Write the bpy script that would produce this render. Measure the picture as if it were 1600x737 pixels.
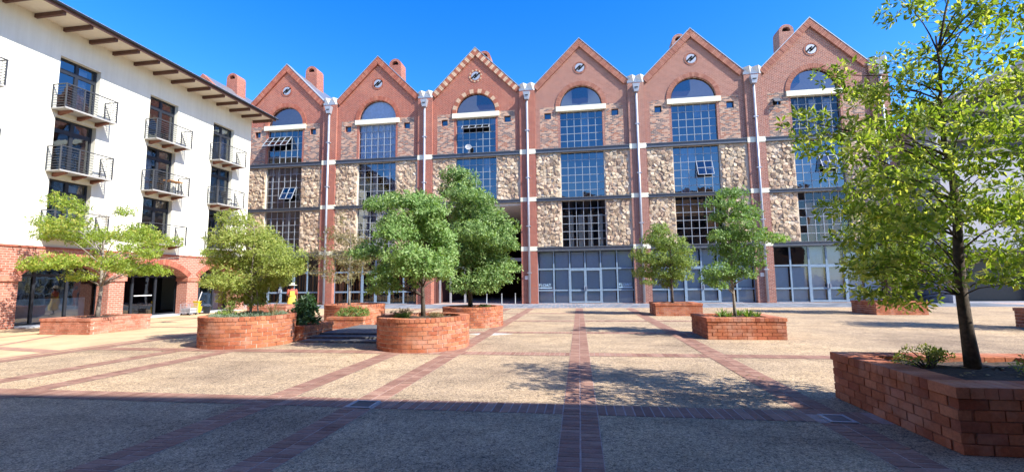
import bpy, bmesh, math, random
from math import sin, cos, pi, radians as R
from mathutils import Vector, Matrix
from mathutils.geometry import tessellate_polygon

# ---------------------------------------------------------------- camera, light, world
S = bpy.context.scene
for o in list(bpy.data.objects): bpy.data.objects.remove(o)
COL = S.collection
CAM_H, CAM_F, CAM_PITCH, CAM_ROLL, CAM_YAW = 1.6, 701.244 / 1600.0, R(5.81566), R(0.667494), R(8.404076)
cam = bpy.data.cameras.new('camera'); camo = bpy.data.objects.new('camera', cam); COL.objects.link(camo)
cam.sensor_fit = 'HORIZONTAL'; cam.sensor_width = 36.0; cam.lens = 36.0 * CAM_F
cam.clip_start = 0.05; cam.clip_end = 2000
fw0 = Vector((-sin(CAM_YAW), cos(CAM_YAW), 0)); rt0 = Vector((cos(CAM_YAW), sin(CAM_YAW), 0)); up0 = Vector((0, 0, 1))
fw = fw0 * cos(CAM_PITCH) + up0 * sin(CAM_PITCH); up = up0 * cos(CAM_PITCH) - fw0 * sin(CAM_PITCH)
rt2 = rt0 * cos(CAM_ROLL) - up * sin(CAM_ROLL); up2 = rt0 * sin(CAM_ROLL) + up * cos(CAM_ROLL)
M = Matrix((rt2, up2, -fw)).transposed().to_4x4(); M.translation = (0, 0, CAM_H)
camo.matrix_world = M
S.camera = camo

SUN_AZ = (0.922, -0.387); SUN_EL = R(42)
sun = bpy.data.lights.new('sun', 'SUN'); suno = bpy.data.objects.new('sun', sun); COL.objects.link(suno)
sun.energy = 4.0; sun.angle = R(0.5); sun.color = (1.0, 0.95, 0.87)
sd = Vector((SUN_AZ[0] * cos(SUN_EL), SUN_AZ[1] * cos(SUN_EL), sin(SUN_EL)))
suno.rotation_euler = sd.to_track_quat('Z', 'Y').to_euler()
W = bpy.data.worlds.new('World'); S.world = W; W.use_nodes = True
nt = W.node_tree; bg = nt.nodes['Background']
sky = nt.nodes.new('ShaderNodeTexSky'); sky.sky_type = 'NISHITA'; sky.sun_disc = False
sky.sun_elevation = SUN_EL; sky.sun_rotation = math.atan2(SUN_AZ[0], SUN_AZ[1])
sky.altitude = 300; sky.air_density = 1.0; sky.dust_density = 0.3; sky.ozone_density = 3.0
hs = nt.nodes.new('ShaderNodeHueSaturation'); hs.inputs['Saturation'].default_value = 1.40; hs.inputs['Hue'].default_value = 0.512
nt.links.new(sky.outputs[0], hs.inputs['Color']); nt.links.new(hs.outputs[0], bg.inputs[0]); bg.inputs[1].default_value = 0.145
S.view_settings.view_transform = 'Standard'; S.view_settings.look = 'None'
S.view_settings.exposure = 1.33; S.view_settings.gamma = 1.0

# ---------------------------------------------------------------- materials
MAT = {}
class NT:
    def __init__(s, name):
        m = bpy.data.materials.new(name); m.use_nodes = True; s.m = m; s.t = m.node_tree
        s.t.nodes.clear(); s.out = s.n('ShaderNodeOutputMaterial'); MAT[name] = m
    def n(s, typ, **kw):
        x = s.t.nodes.new(typ)
        for k, v in kw.items():
            if k.startswith('i_'): x.inputs[k[2:].replace('_', ' ')].default_value = v
            else: setattr(x, k, v)
        return x
    def l(s, a, b): s.t.links.new(a, b)
    def bsdf(s, color=None, rough=.8, bump=None, bstr=.3, bdist=.01, metal=0, spec=.5):
        b = s.n('ShaderNodeBsdfPrincipled'); b.inputs['Roughness'].default_value = rough
        b.inputs['Metallic'].default_value = metal; b.inputs['Specular IOR Level'].default_value = spec
        if color is not None:
            if isinstance(color, tuple): b.inputs['Base Color'].default_value = color + (1,)
            else: s.l(color, b.inputs['Base Color'])
        if bump is not None:
            bp = s.n('ShaderNodeBump'); bp.inputs['Strength'].default_value = bstr; bp.inputs['Distance'].default_value = bdist
            s.l(bump, bp.inputs['Height']); s.l(bp.outputs[0], b.inputs['Normal'])
        s.l(b.outputs[0], s.out.inputs[0]); return b
    def coord(s, kind='Object'): return s.n('ShaderNodeTexCoord').outputs[kind]
    def noise(s, vec, scale, detail=4, rough=.55):
        x = s.n('ShaderNodeTexNoise'); x.inputs['Scale'].default_value = scale; x.inputs['Detail'].default_value = detail
        x.inputs['Roughness'].default_value = rough; s.l(vec, x.inputs['Vector']); return x.outputs['Fac']
    def ramp(s, fac, stops):
        r = s.n('ShaderNodeValToRGB'); e = r.color_ramp.elements
        while len(e) < len(stops): e.new(.5)
        for k, (p, c) in zip(e, stops): k.position = p; k.color = tuple(c) + (1,) if len(c) == 3 else c
        s.l(fac, r.inputs[0]); return r.outputs[0]
    def mix(s, a, b, fac, typ='MIX'):
        x = s.n('ShaderNodeMix', data_type='RGBA', blend_type=typ)
        for v, i in ((fac, 0), (a, 6), (b, 7)):
            if isinstance(v, (int, float)): x.inputs[i].default_value = v
            elif isinstance(v, tuple): x.inputs[i].default_value = v + (1,)
            else: s.l(v, x.inputs[i])
        return x.outputs[2]
    def math(s, op, a, b=0.0):
        x = s.n('ShaderNodeMath', operation=op)
        for i, v in enumerate((a, b)):
            if isinstance(v, (int, float)): x.inputs[i].default_value = v
            else: s.l(v, x.inputs[i])
        return x.outputs[0]

def wallvec(t):
    sp = t.n('ShaderNodeSeparateXYZ'); t.l(t.coord(), sp.inputs[0])
    cb = t.n('ShaderNodeCombineXYZ'); t.l(t.math('ADD', sp.outputs[0], sp.outputs[1]), cb.inputs[0]); t.l(sp.outputs[2], cb.inputs[1])
    return cb.outputs[0]

def plaster_mat(name, c):
    t = NT(name); sp = t.n('ShaderNodeVectorMath', operation='MULTIPLY'); sp.inputs[1].default_value = (1, 3.2, .16); P = t.n('ShaderNodeNewGeometry').outputs['Position']
    t.l(P, sp.inputs[0]); n = t.noise(sp.outputs[0], 1.0, 6, .7); n2 = t.noise(P, .5, 5)
    col = t.mix(c, t.ramp(n, [(.36, (.86, .84, .80)), (.56, (1, 1, 1))]), .4, 'MULTIPLY')
    col = t.mix(col, t.ramp(n2, [(.35, (.92, .92, .90)), (.6, (1.02, 1.02, 1.0))]), 1.0, 'MULTIPLY')
    t.bsdf(col, .9, t.noise(P, 40, 3), .25, .004, spec=.2)

def brick_mat(name, c1, c2, mortar, bw=.235, bh=.0875, ms=.010, patch=None, patch_amt=.5, mixed=None):
    t = NT(name); v = wallvec(t)
    b = t.n('ShaderNodeTexBrick'); t.l(v, b.inputs['Vector'])
    b.inputs['Scale'].default_value = 1; b.inputs['Brick Width'].default_value = bw; b.inputs['Row Height'].default_value = bh
    b.inputs['Mortar Size'].default_value = ms; b.inputs['Bias'].default_value = 0; b.inputs['Mortar Smooth'].default_value = .2
    b.inputs['Color1'].default_value = c1 + (1,); b.inputs['Color2'].default_value = c2 + (1,); b.inputs['Mortar'].default_value = mortar + (1,)
    col = b.outputs['Color']
    if mixed:                                   # bricks of several colours: black to white tint picked per brick
        b.inputs['Color1'].default_value = (0, 0, 0, 1); b.inputs['Color2'].default_value = (1, 1, 1, 1)
        r = t.ramp(b.outputs['Color'], mixed); r.node.color_ramp.interpolation = 'CONSTANT'
        col = t.mix(r, mortar, b.outputs['Fac'])
    n1 = t.noise(t.coord(), .55, 5)
    col = t.mix(col, t.mix(col, patch or (.62, .36, .28), patch_amt), t.ramp(n1, [(.48, (0, 0, 0)), (.72, (1, 1, 1))]))
    n2 = t.noise(t.coord(), 14, 3)
    col = t.mix(col, t.ramp(n2, [(.3, (.72, .72, .72)), (.7, (1.15, 1.15, 1.15))]), 1.0, 'MULTIPLY')
    h = t.math('SUBTRACT', t.math('MULTIPLY', n2, .3), b.outputs['Fac'])
    t.bsdf(col, .85, h, .5, .012, spec=.25)

brick_mat('facade_brick_red', (.38, .098, .056), (.26, .068, .044), (.50, .32, .25), ms=.011, patch=(.50, .23, .155), patch_amt=.4)
brick_mat('facade_brick_brown', (.37, .145, .098), (.24, .088, .062), (.52, .38, .31), ms=.012, patch=(.44, .25, .18), patch_amt=.35)
brick_mat('facade_brick_mixed', None or (.3, .1, .1), (.3, .1, .1), (.50, .36, .27), bw=.27, bh=.10, ms=.012,
          mixed=[(0, (.16, .13, .12)), (.28, (.52, .30, .20)), (.5, (.36, .15, .09)), (.68, (.55, .36, .25)), (.85, (.24, .17, .14))], patch_amt=.15)
brick_mat('arcade_brick', (.48, .185, .125), (.40, .135, .085), (.55, .40, .33), bw=.25, bh=.095, ms=.011, patch=(.56, .30, .22), patch_amt=.4)

def unit_mat(name, stops, rough=.85, nscale=30, bdist=.006, vary=.25, spec=.25, grime=None):
    """solid unit (brick, paver, stone): colour picked per object or per loose piece, fine grain on top"""
    t = NT(name)
    oi = t.n('ShaderNodeObjectInfo'); at = t.n('ShaderNodeAttribute', attribute_name='tint')
    f = t.math('FRACT', t.math('ADD', oi.outputs['Random'], at.outputs['Fac']))
    col = t.ramp(f, stops)
    gc = t.n('ShaderNodeNewGeometry').outputs['Position']
    n = t.noise(gc, nscale, 5, .65); n2 = t.noise(gc, nscale * .12, 3)
    col = t.mix(col, t.ramp(n, [(.25, (1 - vary,) * 3), (.75, (1 + vary,) * 3)]), 1.0, 'MULTIPLY')
    col = t.mix(col, t.ramp(n2, [(.3, (.8, .8, .8)), (.7, (1.12, 1.12, 1.12))]), 1.0, 'MULTIPLY')
    if grime: col = t.mix(col, grime, t.math('MULTIPLY', t.ramp(t.noise(gc, 2.3, 4), [(.52, (0, 0, 0)), (.75, (1, 1, 1))]), .5))
    t.bsdf(col, rough, n, .6, bdist, spec=spec)

unit_mat('planter_brick', [(0, (.44, .155, .075)), (.3, (.37, .120, .058)), (.5, (.50, .20, .105)), (.7, (.41, .135, .07)), (.82, (.29, .085, .045)), (.93, (.46, .19, .12)), (1, (.44, .155, .075))], grime=(.56, .36, .27))
unit_mat('planter_brick_pink', [(0, (.46, .19, .125)), (.4, (.38, .14, .085)), (.7, (.50, .22, .15)), (1, (.46, .19, .125))], grime=(.58, .38, .30))
unit_mat('mortar_dark', [(0, (.30, .125, .075)), (1, (.30, .125, .075))])
unit_mat('mortar', [(0, (.66, .55, .46)), (1, (.66, .55, .46))])
unit_mat('paver_brick', [(0, (.34, .19, .135)), (.3, (.28, .15, .11)), (.6, (.39, .235, .17)), (.85, (.24, .125, .09)), (1, (.34, .19, .135))], nscale=45, bdist=.003)
unit_mat('paver_joint', [(0, (.46, .34, .29)), (1, (.46, .34, .29))], nscale=60)
unit_mat('yellow_paving', [(0, (.56, .40, .235)), (1, (.56, .40, .235))], nscale=9, vary=.08, bdist=.001)
unit_mat('slate_tile', [(0, (.17, .19, .22)), (.5, (.24, .26, .29)), (1, (.13, .15, .18))], nscale=12)
unit_mat('pale_kerb', [(0, (.45, .47, .48)), (1, (.45, .47, .48))], nscale=12)
unit_mat('facade_stone', [(0, (.54, .41, .27)), (.2, (.62, .50, .34)), (.4, (.43, .31, .20)), (.55, (.66, .55, .40)), (.75, (.52, .36, .24)), (.9, (.36, .26, .18)), (1, (.54, .41, .27))], nscale=7, bdist=.03, vary=.3)
unit_mat('stone_mortar', [(0, (.66, .55, .41)), (1, (.66, .55, .41))], nscale=8)
unit_mat('coping_brick_red', [(0, (.40, .14, .09)), (.5, (.33, .10, .065)), (1, (.42, .17, .11))])
unit_mat('coping_brick_brown', [(0, (.38, .17, .115)), (.5, (.30, .12, .085)), (1, (.40, .19, .135))])
unit_mat('coping_brick_tan', [(0, (.58, .40, .27)), (.49, (.52, .34, .22)), (.5, (.36, .13, .08)), (1, (.33, .11, .07))])

def simple(name, c, rough=.6, metal=0, spec=.4, nscale=6, amt=.12, bd=0.0):
    t = NT(name); n = t.noise(t.n('ShaderNodeNewGeometry').outputs['Position'], nscale, 5)
    col = t.mix(c, t.ramp(n, [(.3, (1 - amt,) * 3), (.7, (1 + amt,) * 3)]), 1.0, 'MULTIPLY')
    t.bsdf(col, rough, n if bd else None, .4, bd or .01, metal=metal, spec=spec)
plaster_mat('white_plaster', (.79, .77, .655))
simple('cream_paint', (.78, .76, .58), .7, amt=.06)
simple('white_metal', (.64, .64, .62), .5)
simple('galvanised', (.40, .42, .46), .45, metal=.35)
simple('grey_steel', (.115, .125, .14), .5, metal=.2)
simple('frame_blue_grey', (.20, .28, .36), .4)
simple('frame_dark', (.022, .026, .034), .4)
simple('muntin_grey', (.30, .33, .36), .45)
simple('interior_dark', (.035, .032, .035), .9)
simple('interior_floor', (.10, .08, .07), .9)
simple('interior_wood', (.50, .22, .06), .6, nscale=2)
simple('curtain', (.70, .68, .78), .9)
simple('blind', (.58, .70, .80), .8, amt=.05)
simple('timber_brown', (.12, .060, .045), .7)
simple('soffit_board', (.70, .64, .52), .8, amt=.04)
simple('roof_sheet', (.25, .26, .28), .4, metal=.5)
simple('passage_soffit', (.62, .60, .57), .8)
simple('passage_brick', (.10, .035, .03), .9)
simple('slab_concrete', (.36, .35, .33), .8)
simple('balcony_steel', (.07, .075, .085), .5, metal=.3)
simple('grey_render', (.40, .40, .42), .85, amt=.05)
simple('vent_grey', (.30, .31, .32), .7)
simple('dark_cladding', (.06, .06, .065), .7)
simple('soil', (.055, .038, .028), .95, nscale=25, amt=.5, bd=.03)
simple('bark', (.085, .065, .048), .9, nscale=22, amt=.45, bd=.02)
simple('bark_pale', (.26, .23, .19), .9, nscale=22, amt=.3, bd=.015)
simple('grate_frame', (.42, .44, .46), .5, metal=.5)
simple('grate_bar', (.16, .17, .18), .5, metal=.6)
simple('black_pit', (.01, .01, .01), .95)
simple('plastic_yellow', (.75, .50, .02), .4)
simple('plastic_blue', (.03, .06, .12), .4)
simple('cloth_yellow', (.80, .55, .08), .85, nscale=20)
simple('cloth_red', (.40, .10, .07), .85, nscale=20)
simple('straw', (.78, .68, .48), .9, nscale=40)
simple('skin', (.16, .08, .05), .6)
simple('hair', (.015, .012, .01), .7)
simple('sign_white', (.75, .70, .64), .6)
simple('sign_blue', (.48, .70, .84), .6)
simple('step_slate', (.115, .115, .115), .75, nscale=10, amt=.3, bd=.004)
simple('rust', (.20, .08, .05), .8)
simple('back_building', (.46, .30, .22), .85)

def glass_mat(name, tint, refl, rough=.02):
    t = NT(name)
    tr = t.n('ShaderNodeBsdfTransparent'); tr.inputs[0].default_value = tint + (1,)
    gl = t.n('ShaderNodeBsdfGlossy'); gl.inputs['Roughness'].default_value = rough; gl.inputs[0].default_value = (.9, .95, 1, 1)
    bp = t.n('ShaderNodeBump'); bp.inputs['Strength'].default_value = .06; bp.inputs['Distance'].default_value = .05
    t.l(t.noise(t.n('ShaderNodeNewGeometry').outputs['Position'], 1.6, 2), bp.inputs['Height']); t.l(bp.outputs[0], gl.inputs['Normal'])
    fr = t.n('ShaderNodeFresnel'); fr.inputs['IOR'].default_value = 1.5
    f = t.math('ADD', t.math('MULTIPLY', fr.outputs[0], 1.0), refl)
    mx = t.n('ShaderNodeMixShader'); t.l(f, mx.inputs[0]); t.l(tr.outputs[0], mx.inputs[1]); t.l(gl.outputs[0], mx.inputs[2])
    t.l(mx.outputs[0], t.out.inputs[0])
glass_mat('window_glass', (.50, .54, .58), .13)
glass_mat('shop_glass', (.82, .88, .92), .02)
glass_mat('door_glass', (.55, .62, .64), .12)

def leaf_mat(name, lo, hi, tip, tamt=.35):
    t = NT(name)
    at = t.n('ShaderNodeAttribute', attribute_name='tint'); oi = t.n('ShaderNodeObjectInfo')
    f = t.math('FRACT', t.math('ADD', at.outputs['Fac'], t.math('MULTIPLY', oi.outputs['Random'], .999)))
    col = t.ramp(f, [(0, lo), (.6, hi), (.97, tip)])
    b = t.n('ShaderNodeBsdfPrincipled'); b.inputs['Roughness'].default_value = .45; b.inputs['Specular IOR Level'].default_value = .35
    t.l(col, b.inputs['Base Color'])
    tl = t.n('ShaderNodeBsdfTranslucent'); t.l(t.mix(col, (1.5, 1.5, .55), 1.0, 'MULTIPLY'), tl.inputs[0])
    mx = t.n('ShaderNodeMixShader'); mx.inputs[0].default_value = tamt
    t.l(b.outputs[0], mx.inputs[1]); t.l(tl.outputs[0], mx.inputs[2]); t.l(mx.outputs[0], t.out.inputs[0])
leaf_mat('leaf_lime', (.16, .24, .03), (.30, .40, .055), (.44, .44, .10))
leaf_mat('leaf_olive', (.16, .22, .045), (.32, .39, .085), (.46, .42, .14))
leaf_mat('leaf_sparse', (.12, .12, .05), (.22, .22, .09), (.33, .26, .14))
leaf_mat('leaf_green', (.09, .17, .045), (.20, .335, .10), (.34, .46, .18))
leaf_mat('leaf_mid', (.09, .16, .03), (.19, .28, .06), (.30, .36, .10))
leaf_mat('leaf_oak', (.12, .185, .03), (.26, .36, .06), (.47, .50, .17), .58)
leaf_mat('leaf_dark', (.02, .05, .018), (.045, .10, .035), (.09, .16, .06))
leaf_mat('leaf_silver', (.16, .22, .15), (.24, .31, .22), (.33, .38, .28))
leaf_mat('leaf_strap', (.09, .16, .035), (.17, .26, .06), (.28, .34, .12))
leaf_mat('leaf_dry', (.16, .12, .06), (.26, .20, .10), (.36, .30, .17))

# exposed aggregate ground
def aggregate(name, base, dark, light):
    t = NT(name); P = t.n('ShaderNodeNewGeometry').outputs['Position']
    vo = t.n('ShaderNodeTexVoronoi'); vo.inputs['Scale'].default_value = 95; t.l(P, vo.inputs['Vector'])
    sp = t.n('ShaderNodeSeparateColor'); t.l(vo.outputs['Color'], sp.inputs[0])
    col = t.ramp(sp.outputs[0], [(0, dark), (.3, base), (.7, light), (1, (min(1, light[0] * 1.35), min(1, light[1] * 1.35), min(1, light[2] * 1.4)))])
    vo2 = t.n('ShaderNodeTexVoronoi'); vo2.inputs['Scale'].default_value = 30; t.l(P, vo2.inputs['Vector'])
    s2 = t.n('ShaderNodeSeparateColor'); t.l(vo2.outputs['Color'], s2.inputs[0])
    col = t.mix(col, t.ramp(s2.outputs[1], [(0, (.62, .62, .64)), (.35, (1, 1, 1)), (1, (1.12, 1.1, 1.05))]), 1.0, 'MULTIPLY')
    n0 = t.noise(P, .28, 5, .6); n1 = t.noise(P, 1.7, 4)
    col = t.mix(col, t.ramp(n0, [(.34, (.62, .61, .63)), (.46, (.92, .92, .92)), (.66, (1.12, 1.09, 1.02))]), 1.0, 'MULTIPLY')
    col = t.mix(col, t.ramp(n1, [(.35, (.86, .86, .86)), (.65, (1.07, 1.07, 1.07))]), 1.0, 'MULTIPLY')
    sv = t.n('ShaderNodeVectorMath', operation='MULTIPLY'); sv.inputs[1].default_value = (.25, 1.3, 1); t.l(P, sv.inputs[0])
    n3 = t.noise(sv.outputs[0], .9, 6, .65)
    col = t.mix(col, t.ramp(n3, [(.52, (1, 1, 1)), (.66, (.74, .72, .72)), (.8, (.66, .64, .64))]), .75, 'MULTIPLY')
    n4 = t.noise(P, 3.3, 2); col = t.mix(col, t.ramp(n4, [(.66, (1, 1, 1)), (.74, (.70, .68, .67))]), .6, 'MULTIPLY')
    # pale dried spill beside the second round planter
    vs = t.n('ShaderNodeVectorMath', operation='DISTANCE'); sc = t.n('ShaderNodeVectorMath', operation='MULTIPLY')
    sc.inputs[1].default_value = (.8, 1.3, 1); t.l(P, sc.inputs[0]); t.l(sc.outputs[0], vs.inputs[0]); vs.inputs[1].default_value = (-2.75 * .8, 13.9 * 1.3, 0)
    d = t.math('ADD', vs.outputs['Value'], t.math('MULTIPLY', t.noise(P, 1.5, 4), .9))
    col = t.mix((.72, .71, .68), col, t.ramp(d, [(.62, (.15, .15, .15)), (1.0, (1, 1, 1))]))
    t.bsdf(col, .9, t.math('ADD', vo.outputs['Distance'], t.math('MULTIPLY', sp.outputs[0], .3)), .9, .006, spec=.2)
aggregate('aggregate', (.385, .282, .178), (.165, .122, .085), (.51, .39, .26))

# ---------------------------------------------------------------- builders
def smooth(o):
    for p in o.data.polygons: p.use_smooth = True

class MB:
    def __init__(s): s.v = []; s.f = []; s.t = []; s.tint = 0.0
    def face(s, idx): s.f.append(tuple(idx)); s.t.append(s.tint)
    def pts(s, P):
        i = len(s.v); s.v += [tuple(p) for p in P]; return i
    def box(s, x0, x1, y0, y1, z0, z1):
        i = s.pts([(x0, y0, z0), (x1, y0, z0), (x1, y1, z0), (x0, y1, z0), (x0, y0, z1), (x1, y0, z1), (x1, y1, z1), (x0, y1, z1)])
        for q in ((0, 3, 2, 1), (4, 5, 6, 7), (0, 1, 5, 4), (1, 2, 6, 5), (2, 3, 7, 6), (3, 0, 4, 7)): s.face([i + k for k in q])
        return s
    def hexa(s, P):
        i = s.pts(P)
        for q in ((0, 3, 2, 1), (4, 5, 6, 7), (0, 1, 5, 4), (1, 2, 6, 5), (2, 3, 7, 6), (3, 0, 4, 7)): s.face([i + k for k in q])
        return s
    def quad(s, a, b, c, d): i = s.pts([a, b, c, d]); s.face((i, i + 1, i + 2, i + 3)); return s
    def loft(s, rings, cap=True, closed=True):
        n = len(rings[0]); i = len(s.v)
        for r in rings: s.pts(r)
        for k in range(len(rings) - 1):
            for j in range(n if closed else n - 1):
                a, b = i + k * n + j, i + k * n + (j + 1) % n
                s.face((a, b, b + n, a + n))
        if cap:
            s.face([i + j for j in range(n)][::-1]); s.face([i + (len(rings) - 1) * n + j for j in range(n)])
        return s
    def tube(s, P, rad, n=6, cap=True):
        P = [Vector(p) for p in P]; rings = []
        if not isinstance(rad, (list, tuple)): rad = [rad] * len(P)
        ref = None
        for k, p in enumerate(P):
            d = (P[min(k + 1, len(P) - 1)] - P[max(k - 1, 0)]).normalized()
            if ref is None: ref = d.orthogonal().normalized()
            a = (ref - d * ref.dot(d)); a = a.normalized() if a.length > 1e-5 else d.orthogonal().normalized(); ref = a
            b = d.cross(a)
            rings.append([p + (a * cos(2 * pi * j / n) + b * sin(2 * pi * j / n)) * rad[k] for j in range(n)])
        return s.loft(rings, cap)
    def bar(s, a, b, w, h=None): return s.tube([a, b], w / 2 * 1.35, 4)
    def lathe(s, prof, c=(0, 0), n=20, cap=True):
        return s.loft([[(c[0] + r * cos(2 * pi * j / n), c[1] + r * sin(2 * pi * j / n), z) for j in range(n)] for r, z in prof], cap)
    def plate(s, loops, d0, d1, axis='y'):
        """polygon with holes; loops of (a, z); extruded along axis from d0 (front) to d1"""
        def P(a, z, d): return (a, d, z) if axis == 'y' else (d, a, z)
        L = [[Vector((a, z, 0)) for a, z in lp] for lp in loops]
        tris = tessellate_polygon(L); flat = [p for lp in loops for p in lp]
        i = s.pts([P(a, z, d0) for a, z in flat]); j = s.pts([P(a, z, d1) for a, z in flat])
        for a, b, c in tris: s.face((i + a, i + b, i + c)); s.face((j + c, j + b, j + a))
        k = 0
        for lp in loops:
            n = len(lp)
            for q in range(n): s.face((i + k + q, i + k + (q + 1) % n, j + k + (q + 1) % n, j + k + q))
            k += n
        return s
    def mesh(s, name, mat, recalc=True):
        me = bpy.data.meshes.new(name); me.from_pydata(s.v, [], s.f)
        if any(s.t):
            a = me.attributes.new('tint', 'FLOAT', 'FACE'); a.data.foreach_set('value', s.t)
        if recalc:
            bm = bmesh.new(); bm.from_mesh(me); bmesh.ops.recalc_face_normals(bm, faces=bm.faces); bm.to_mesh(me); bm.free()
        me.materials.append(MAT[mat]); me.update(); return me
    def build(s, name, mat, parent=None, kind=None, recalc=True, sm=False, loc=None):
        o = bpy.data.objects.new(name, s.mesh(name, mat, recalc)); COL.objects.link(o)
        if parent is not None: o.parent = parent
        if kind: o['kind'] = kind
        if loc: o.location = loc
        if sm: smooth(o)
        return o

def inst(name, me, parent, loc=(0, 0, 0), rz=0.0, rot=None):
    o = bpy.data.objects.new(name, me); COL.objects.link(o); o.parent = parent; o.location = loc
    o.rotation_euler = rot if rot else (0, 0, rz); return o
def thing(name, label, cat, loc=(0, 0, 0), group=None, rz=0):
    o = bpy.data.objects.new(name, None); COL.objects.link(o); o.location = loc; o.rotation_euler = (0, 0, rz); o.empty_display_size = .1
    o['label'] = label; o['category'] = cat
    if group: o['group'] = group
    return o
def structure(name, mb, mat, parent=None): return mb.build(name, mat, parent, 'structure')
def rect(a0, a1, z0, z1): return [(a0, z0), (a1, z0), (a1, z1), (a0, z1)]
def arc(cx, cz, r, a0, a1, n, rz=None): return [(cx + r * cos(a0 + (a1 - a0) * k / n), cz + (rz or r) * sin(a0 + (a1 - a0) * k / n)) for k in range(n + 1)]
rnd = random.Random(7)

# ---------------------------------------------------------------- ground and paving
g = MB(); g.quad((-400, -400, -.03), (400, -400, -.03), (400, 400, -.03), (-400, 400, -.03))
structure('ground', g, 'yellow_paving')
g = MB(); g.quad((-12.75, -30, 0), (60, -30, 0), (60, 27.3, 0), (-12.75, 27.3, 0))
plaza = structure('plaza', g, 'aggregate')
g = MB(); g.quad((-24, -30, 0), (-12.75, -30, 0), (-12.75, 27.3, 0), (-24, 27.3, 0))
side = structure('pavement', g, 'yellow_paving')
g = MB(); g.quad((-40, 27.3, .0), (60, 27.3, .0), (60, 60, .0), (-40, 60, .0))
apron = structure('path', g, 'paver_joint')

BX = [(-12.55, .42), (-9.9, .42), (-8.5, .42), (-4.28, .42), (-2.88, .42), (-.03, .42), (2.82, .42)]     # lengthwise bands: centre, width
BY = [(5.87, .44), (10.15, .44), (14.3, .42), (18.5, .42), (22.8, .42)]                                                         # crosswise bands
pv_w, pv_d, PZ = .202, .102, .007
jo = MB()
for x, w in BX: jo.quad((x - w / 2, -8, .003), (x + w / 2, -8, .003), (x + w / 2, 27, .003), (x - w / 2, 27, .003))
for y, w in BY:
    xs = sorted([(x - ww / 2, x + ww / 2) for x, ww in BX]); a = -12.3
    for l, r in xs + [(5.2, 31)]:
        if l > a: jo.quad((a, y - w / 2, .003), (l, y - w / 2, .003), (l, y + w / 2, .003), (a, y + w / 2, .003))
        a = max(a, r)
jo.build('paver_joint', 'paver_joint', plaza)
def paver_mesh(w, d):
    m = MB(); c = .004; z0, z1 = -.02, PZ
    i = m.pts([(-w / 2, -d / 2, z0), (w / 2, -d / 2, z0), (w / 2, d / 2, z0), (-w / 2, d / 2, z0),
               (-w / 2 + c, -d / 2 + c, z1), (w / 2 - c, -d / 2 + c, z1), (w / 2 - c, d / 2 - c, z1), (-w / 2 + c, d / 2 - c, z1)])
    for q in ((4, 5, 6, 7), (0, 1, 5, 4), (1, 2, 6, 5), (2, 3, 7, 6), (3, 0, 4, 7)): m.face([i + k for k in q])
    return m
spots = []                                        # (x, y, w, d)
for x, w in BX:
    y = 2.6
    while y < 26.9:
        dd = 1 if y < 14 else 2
        for sx in (-1, 1): spots.append((x + sx * w / 4, y, w / 2 - .009, pv_d * dd - .002 if dd == 1 else .2))
        y += .11 * dd
for y, w in BY:
    es = sorted([(bx - bw / 2, bx + bw / 2) for bx, bw in BX])
    for (l0, r0), (l1, r1) in zip(es, es[1:] + [(5.2, 5.2)]):
        n = round((l1 - r0) / .113); ww = (l1 - r0) / n
        for q in range(n): spots.append((r0 + ww * (q + .5), y, ww - .010, w - .01))
GR = [(-2.87, 5.78, .34, .34), (2.86, 5.77, .28, .30)]       # drains
spots = [s for s in spots if not any(abs(s[0] - gx) < gw / 2 + .04 and abs(s[1] - gy) < gd / 2 + .03 for gx, gy, gw, gd in GR)]
from math import hypot
vis = lambda s: s[1] > 3.45 and abs(s[0] + .15 * s[1]) < 1.7 * s[1] and not (s[0] > 3.3 and s[1] < 7)
order = sorted([s for s in spots if vis(s)], key=lambda s: hypot(s[0], s[1]))
near = order[:300]; far = order[300:]
mc = {}
for x, y, w, d in near:
    k = (round(w, 3), round(d, 3))
    if k not in mc: mc[k] = paver_mesh(w, d).mesh('paver', 'paver_brick')
    inst('paver', mc[k], plaza, (x + rnd.uniform(-.002, .002), y, rnd.uniform(-.0015, .0015)), rnd.uniform(-.012, .012))
pf = MB()
for x, y, w, d in far:
    pf.tint = rnd.random(); c = .003
    pf.quad((x - w / 2, y - d / 2, PZ), (x + w / 2, y - d / 2, PZ), (x + w / 2, y + d / 2, PZ), (x - w / 2, y + d / 2, PZ))
pf.build('pavers', 'paver_brick', plaza, 'stuff')
# thin red bands in the smooth side pavement
sb = MB()
for (x0, y0, x1, y1, w) in ((-13.0, 4, -13.0, 27, .25), (-15.2, 9.0, -21.0, 19.6, .2), (-18.6, 6, -18.6, 27, .2), (-12.9, 9.6, -15.6, 10.1, .35), (-12.9, 15.4, -21, 15.9, .2), (-12.9, 20, -21, 20, .2)):
    d = Vector((x1 - x0, y1 - y0, 0)).normalized(); p = Vector((-d.y, d.x, 0)) * w / 2
    sb.tint = .45; zz = .003 + .001 * len(sb.f)
    a, b = Vector((x0, y0, zz)), Vector((x1, y1, zz)); sb.quad(a - p, b - p, b + p, a + p)
sb.build('paver_band', 'paver_brick', side, 'stuff')
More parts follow.
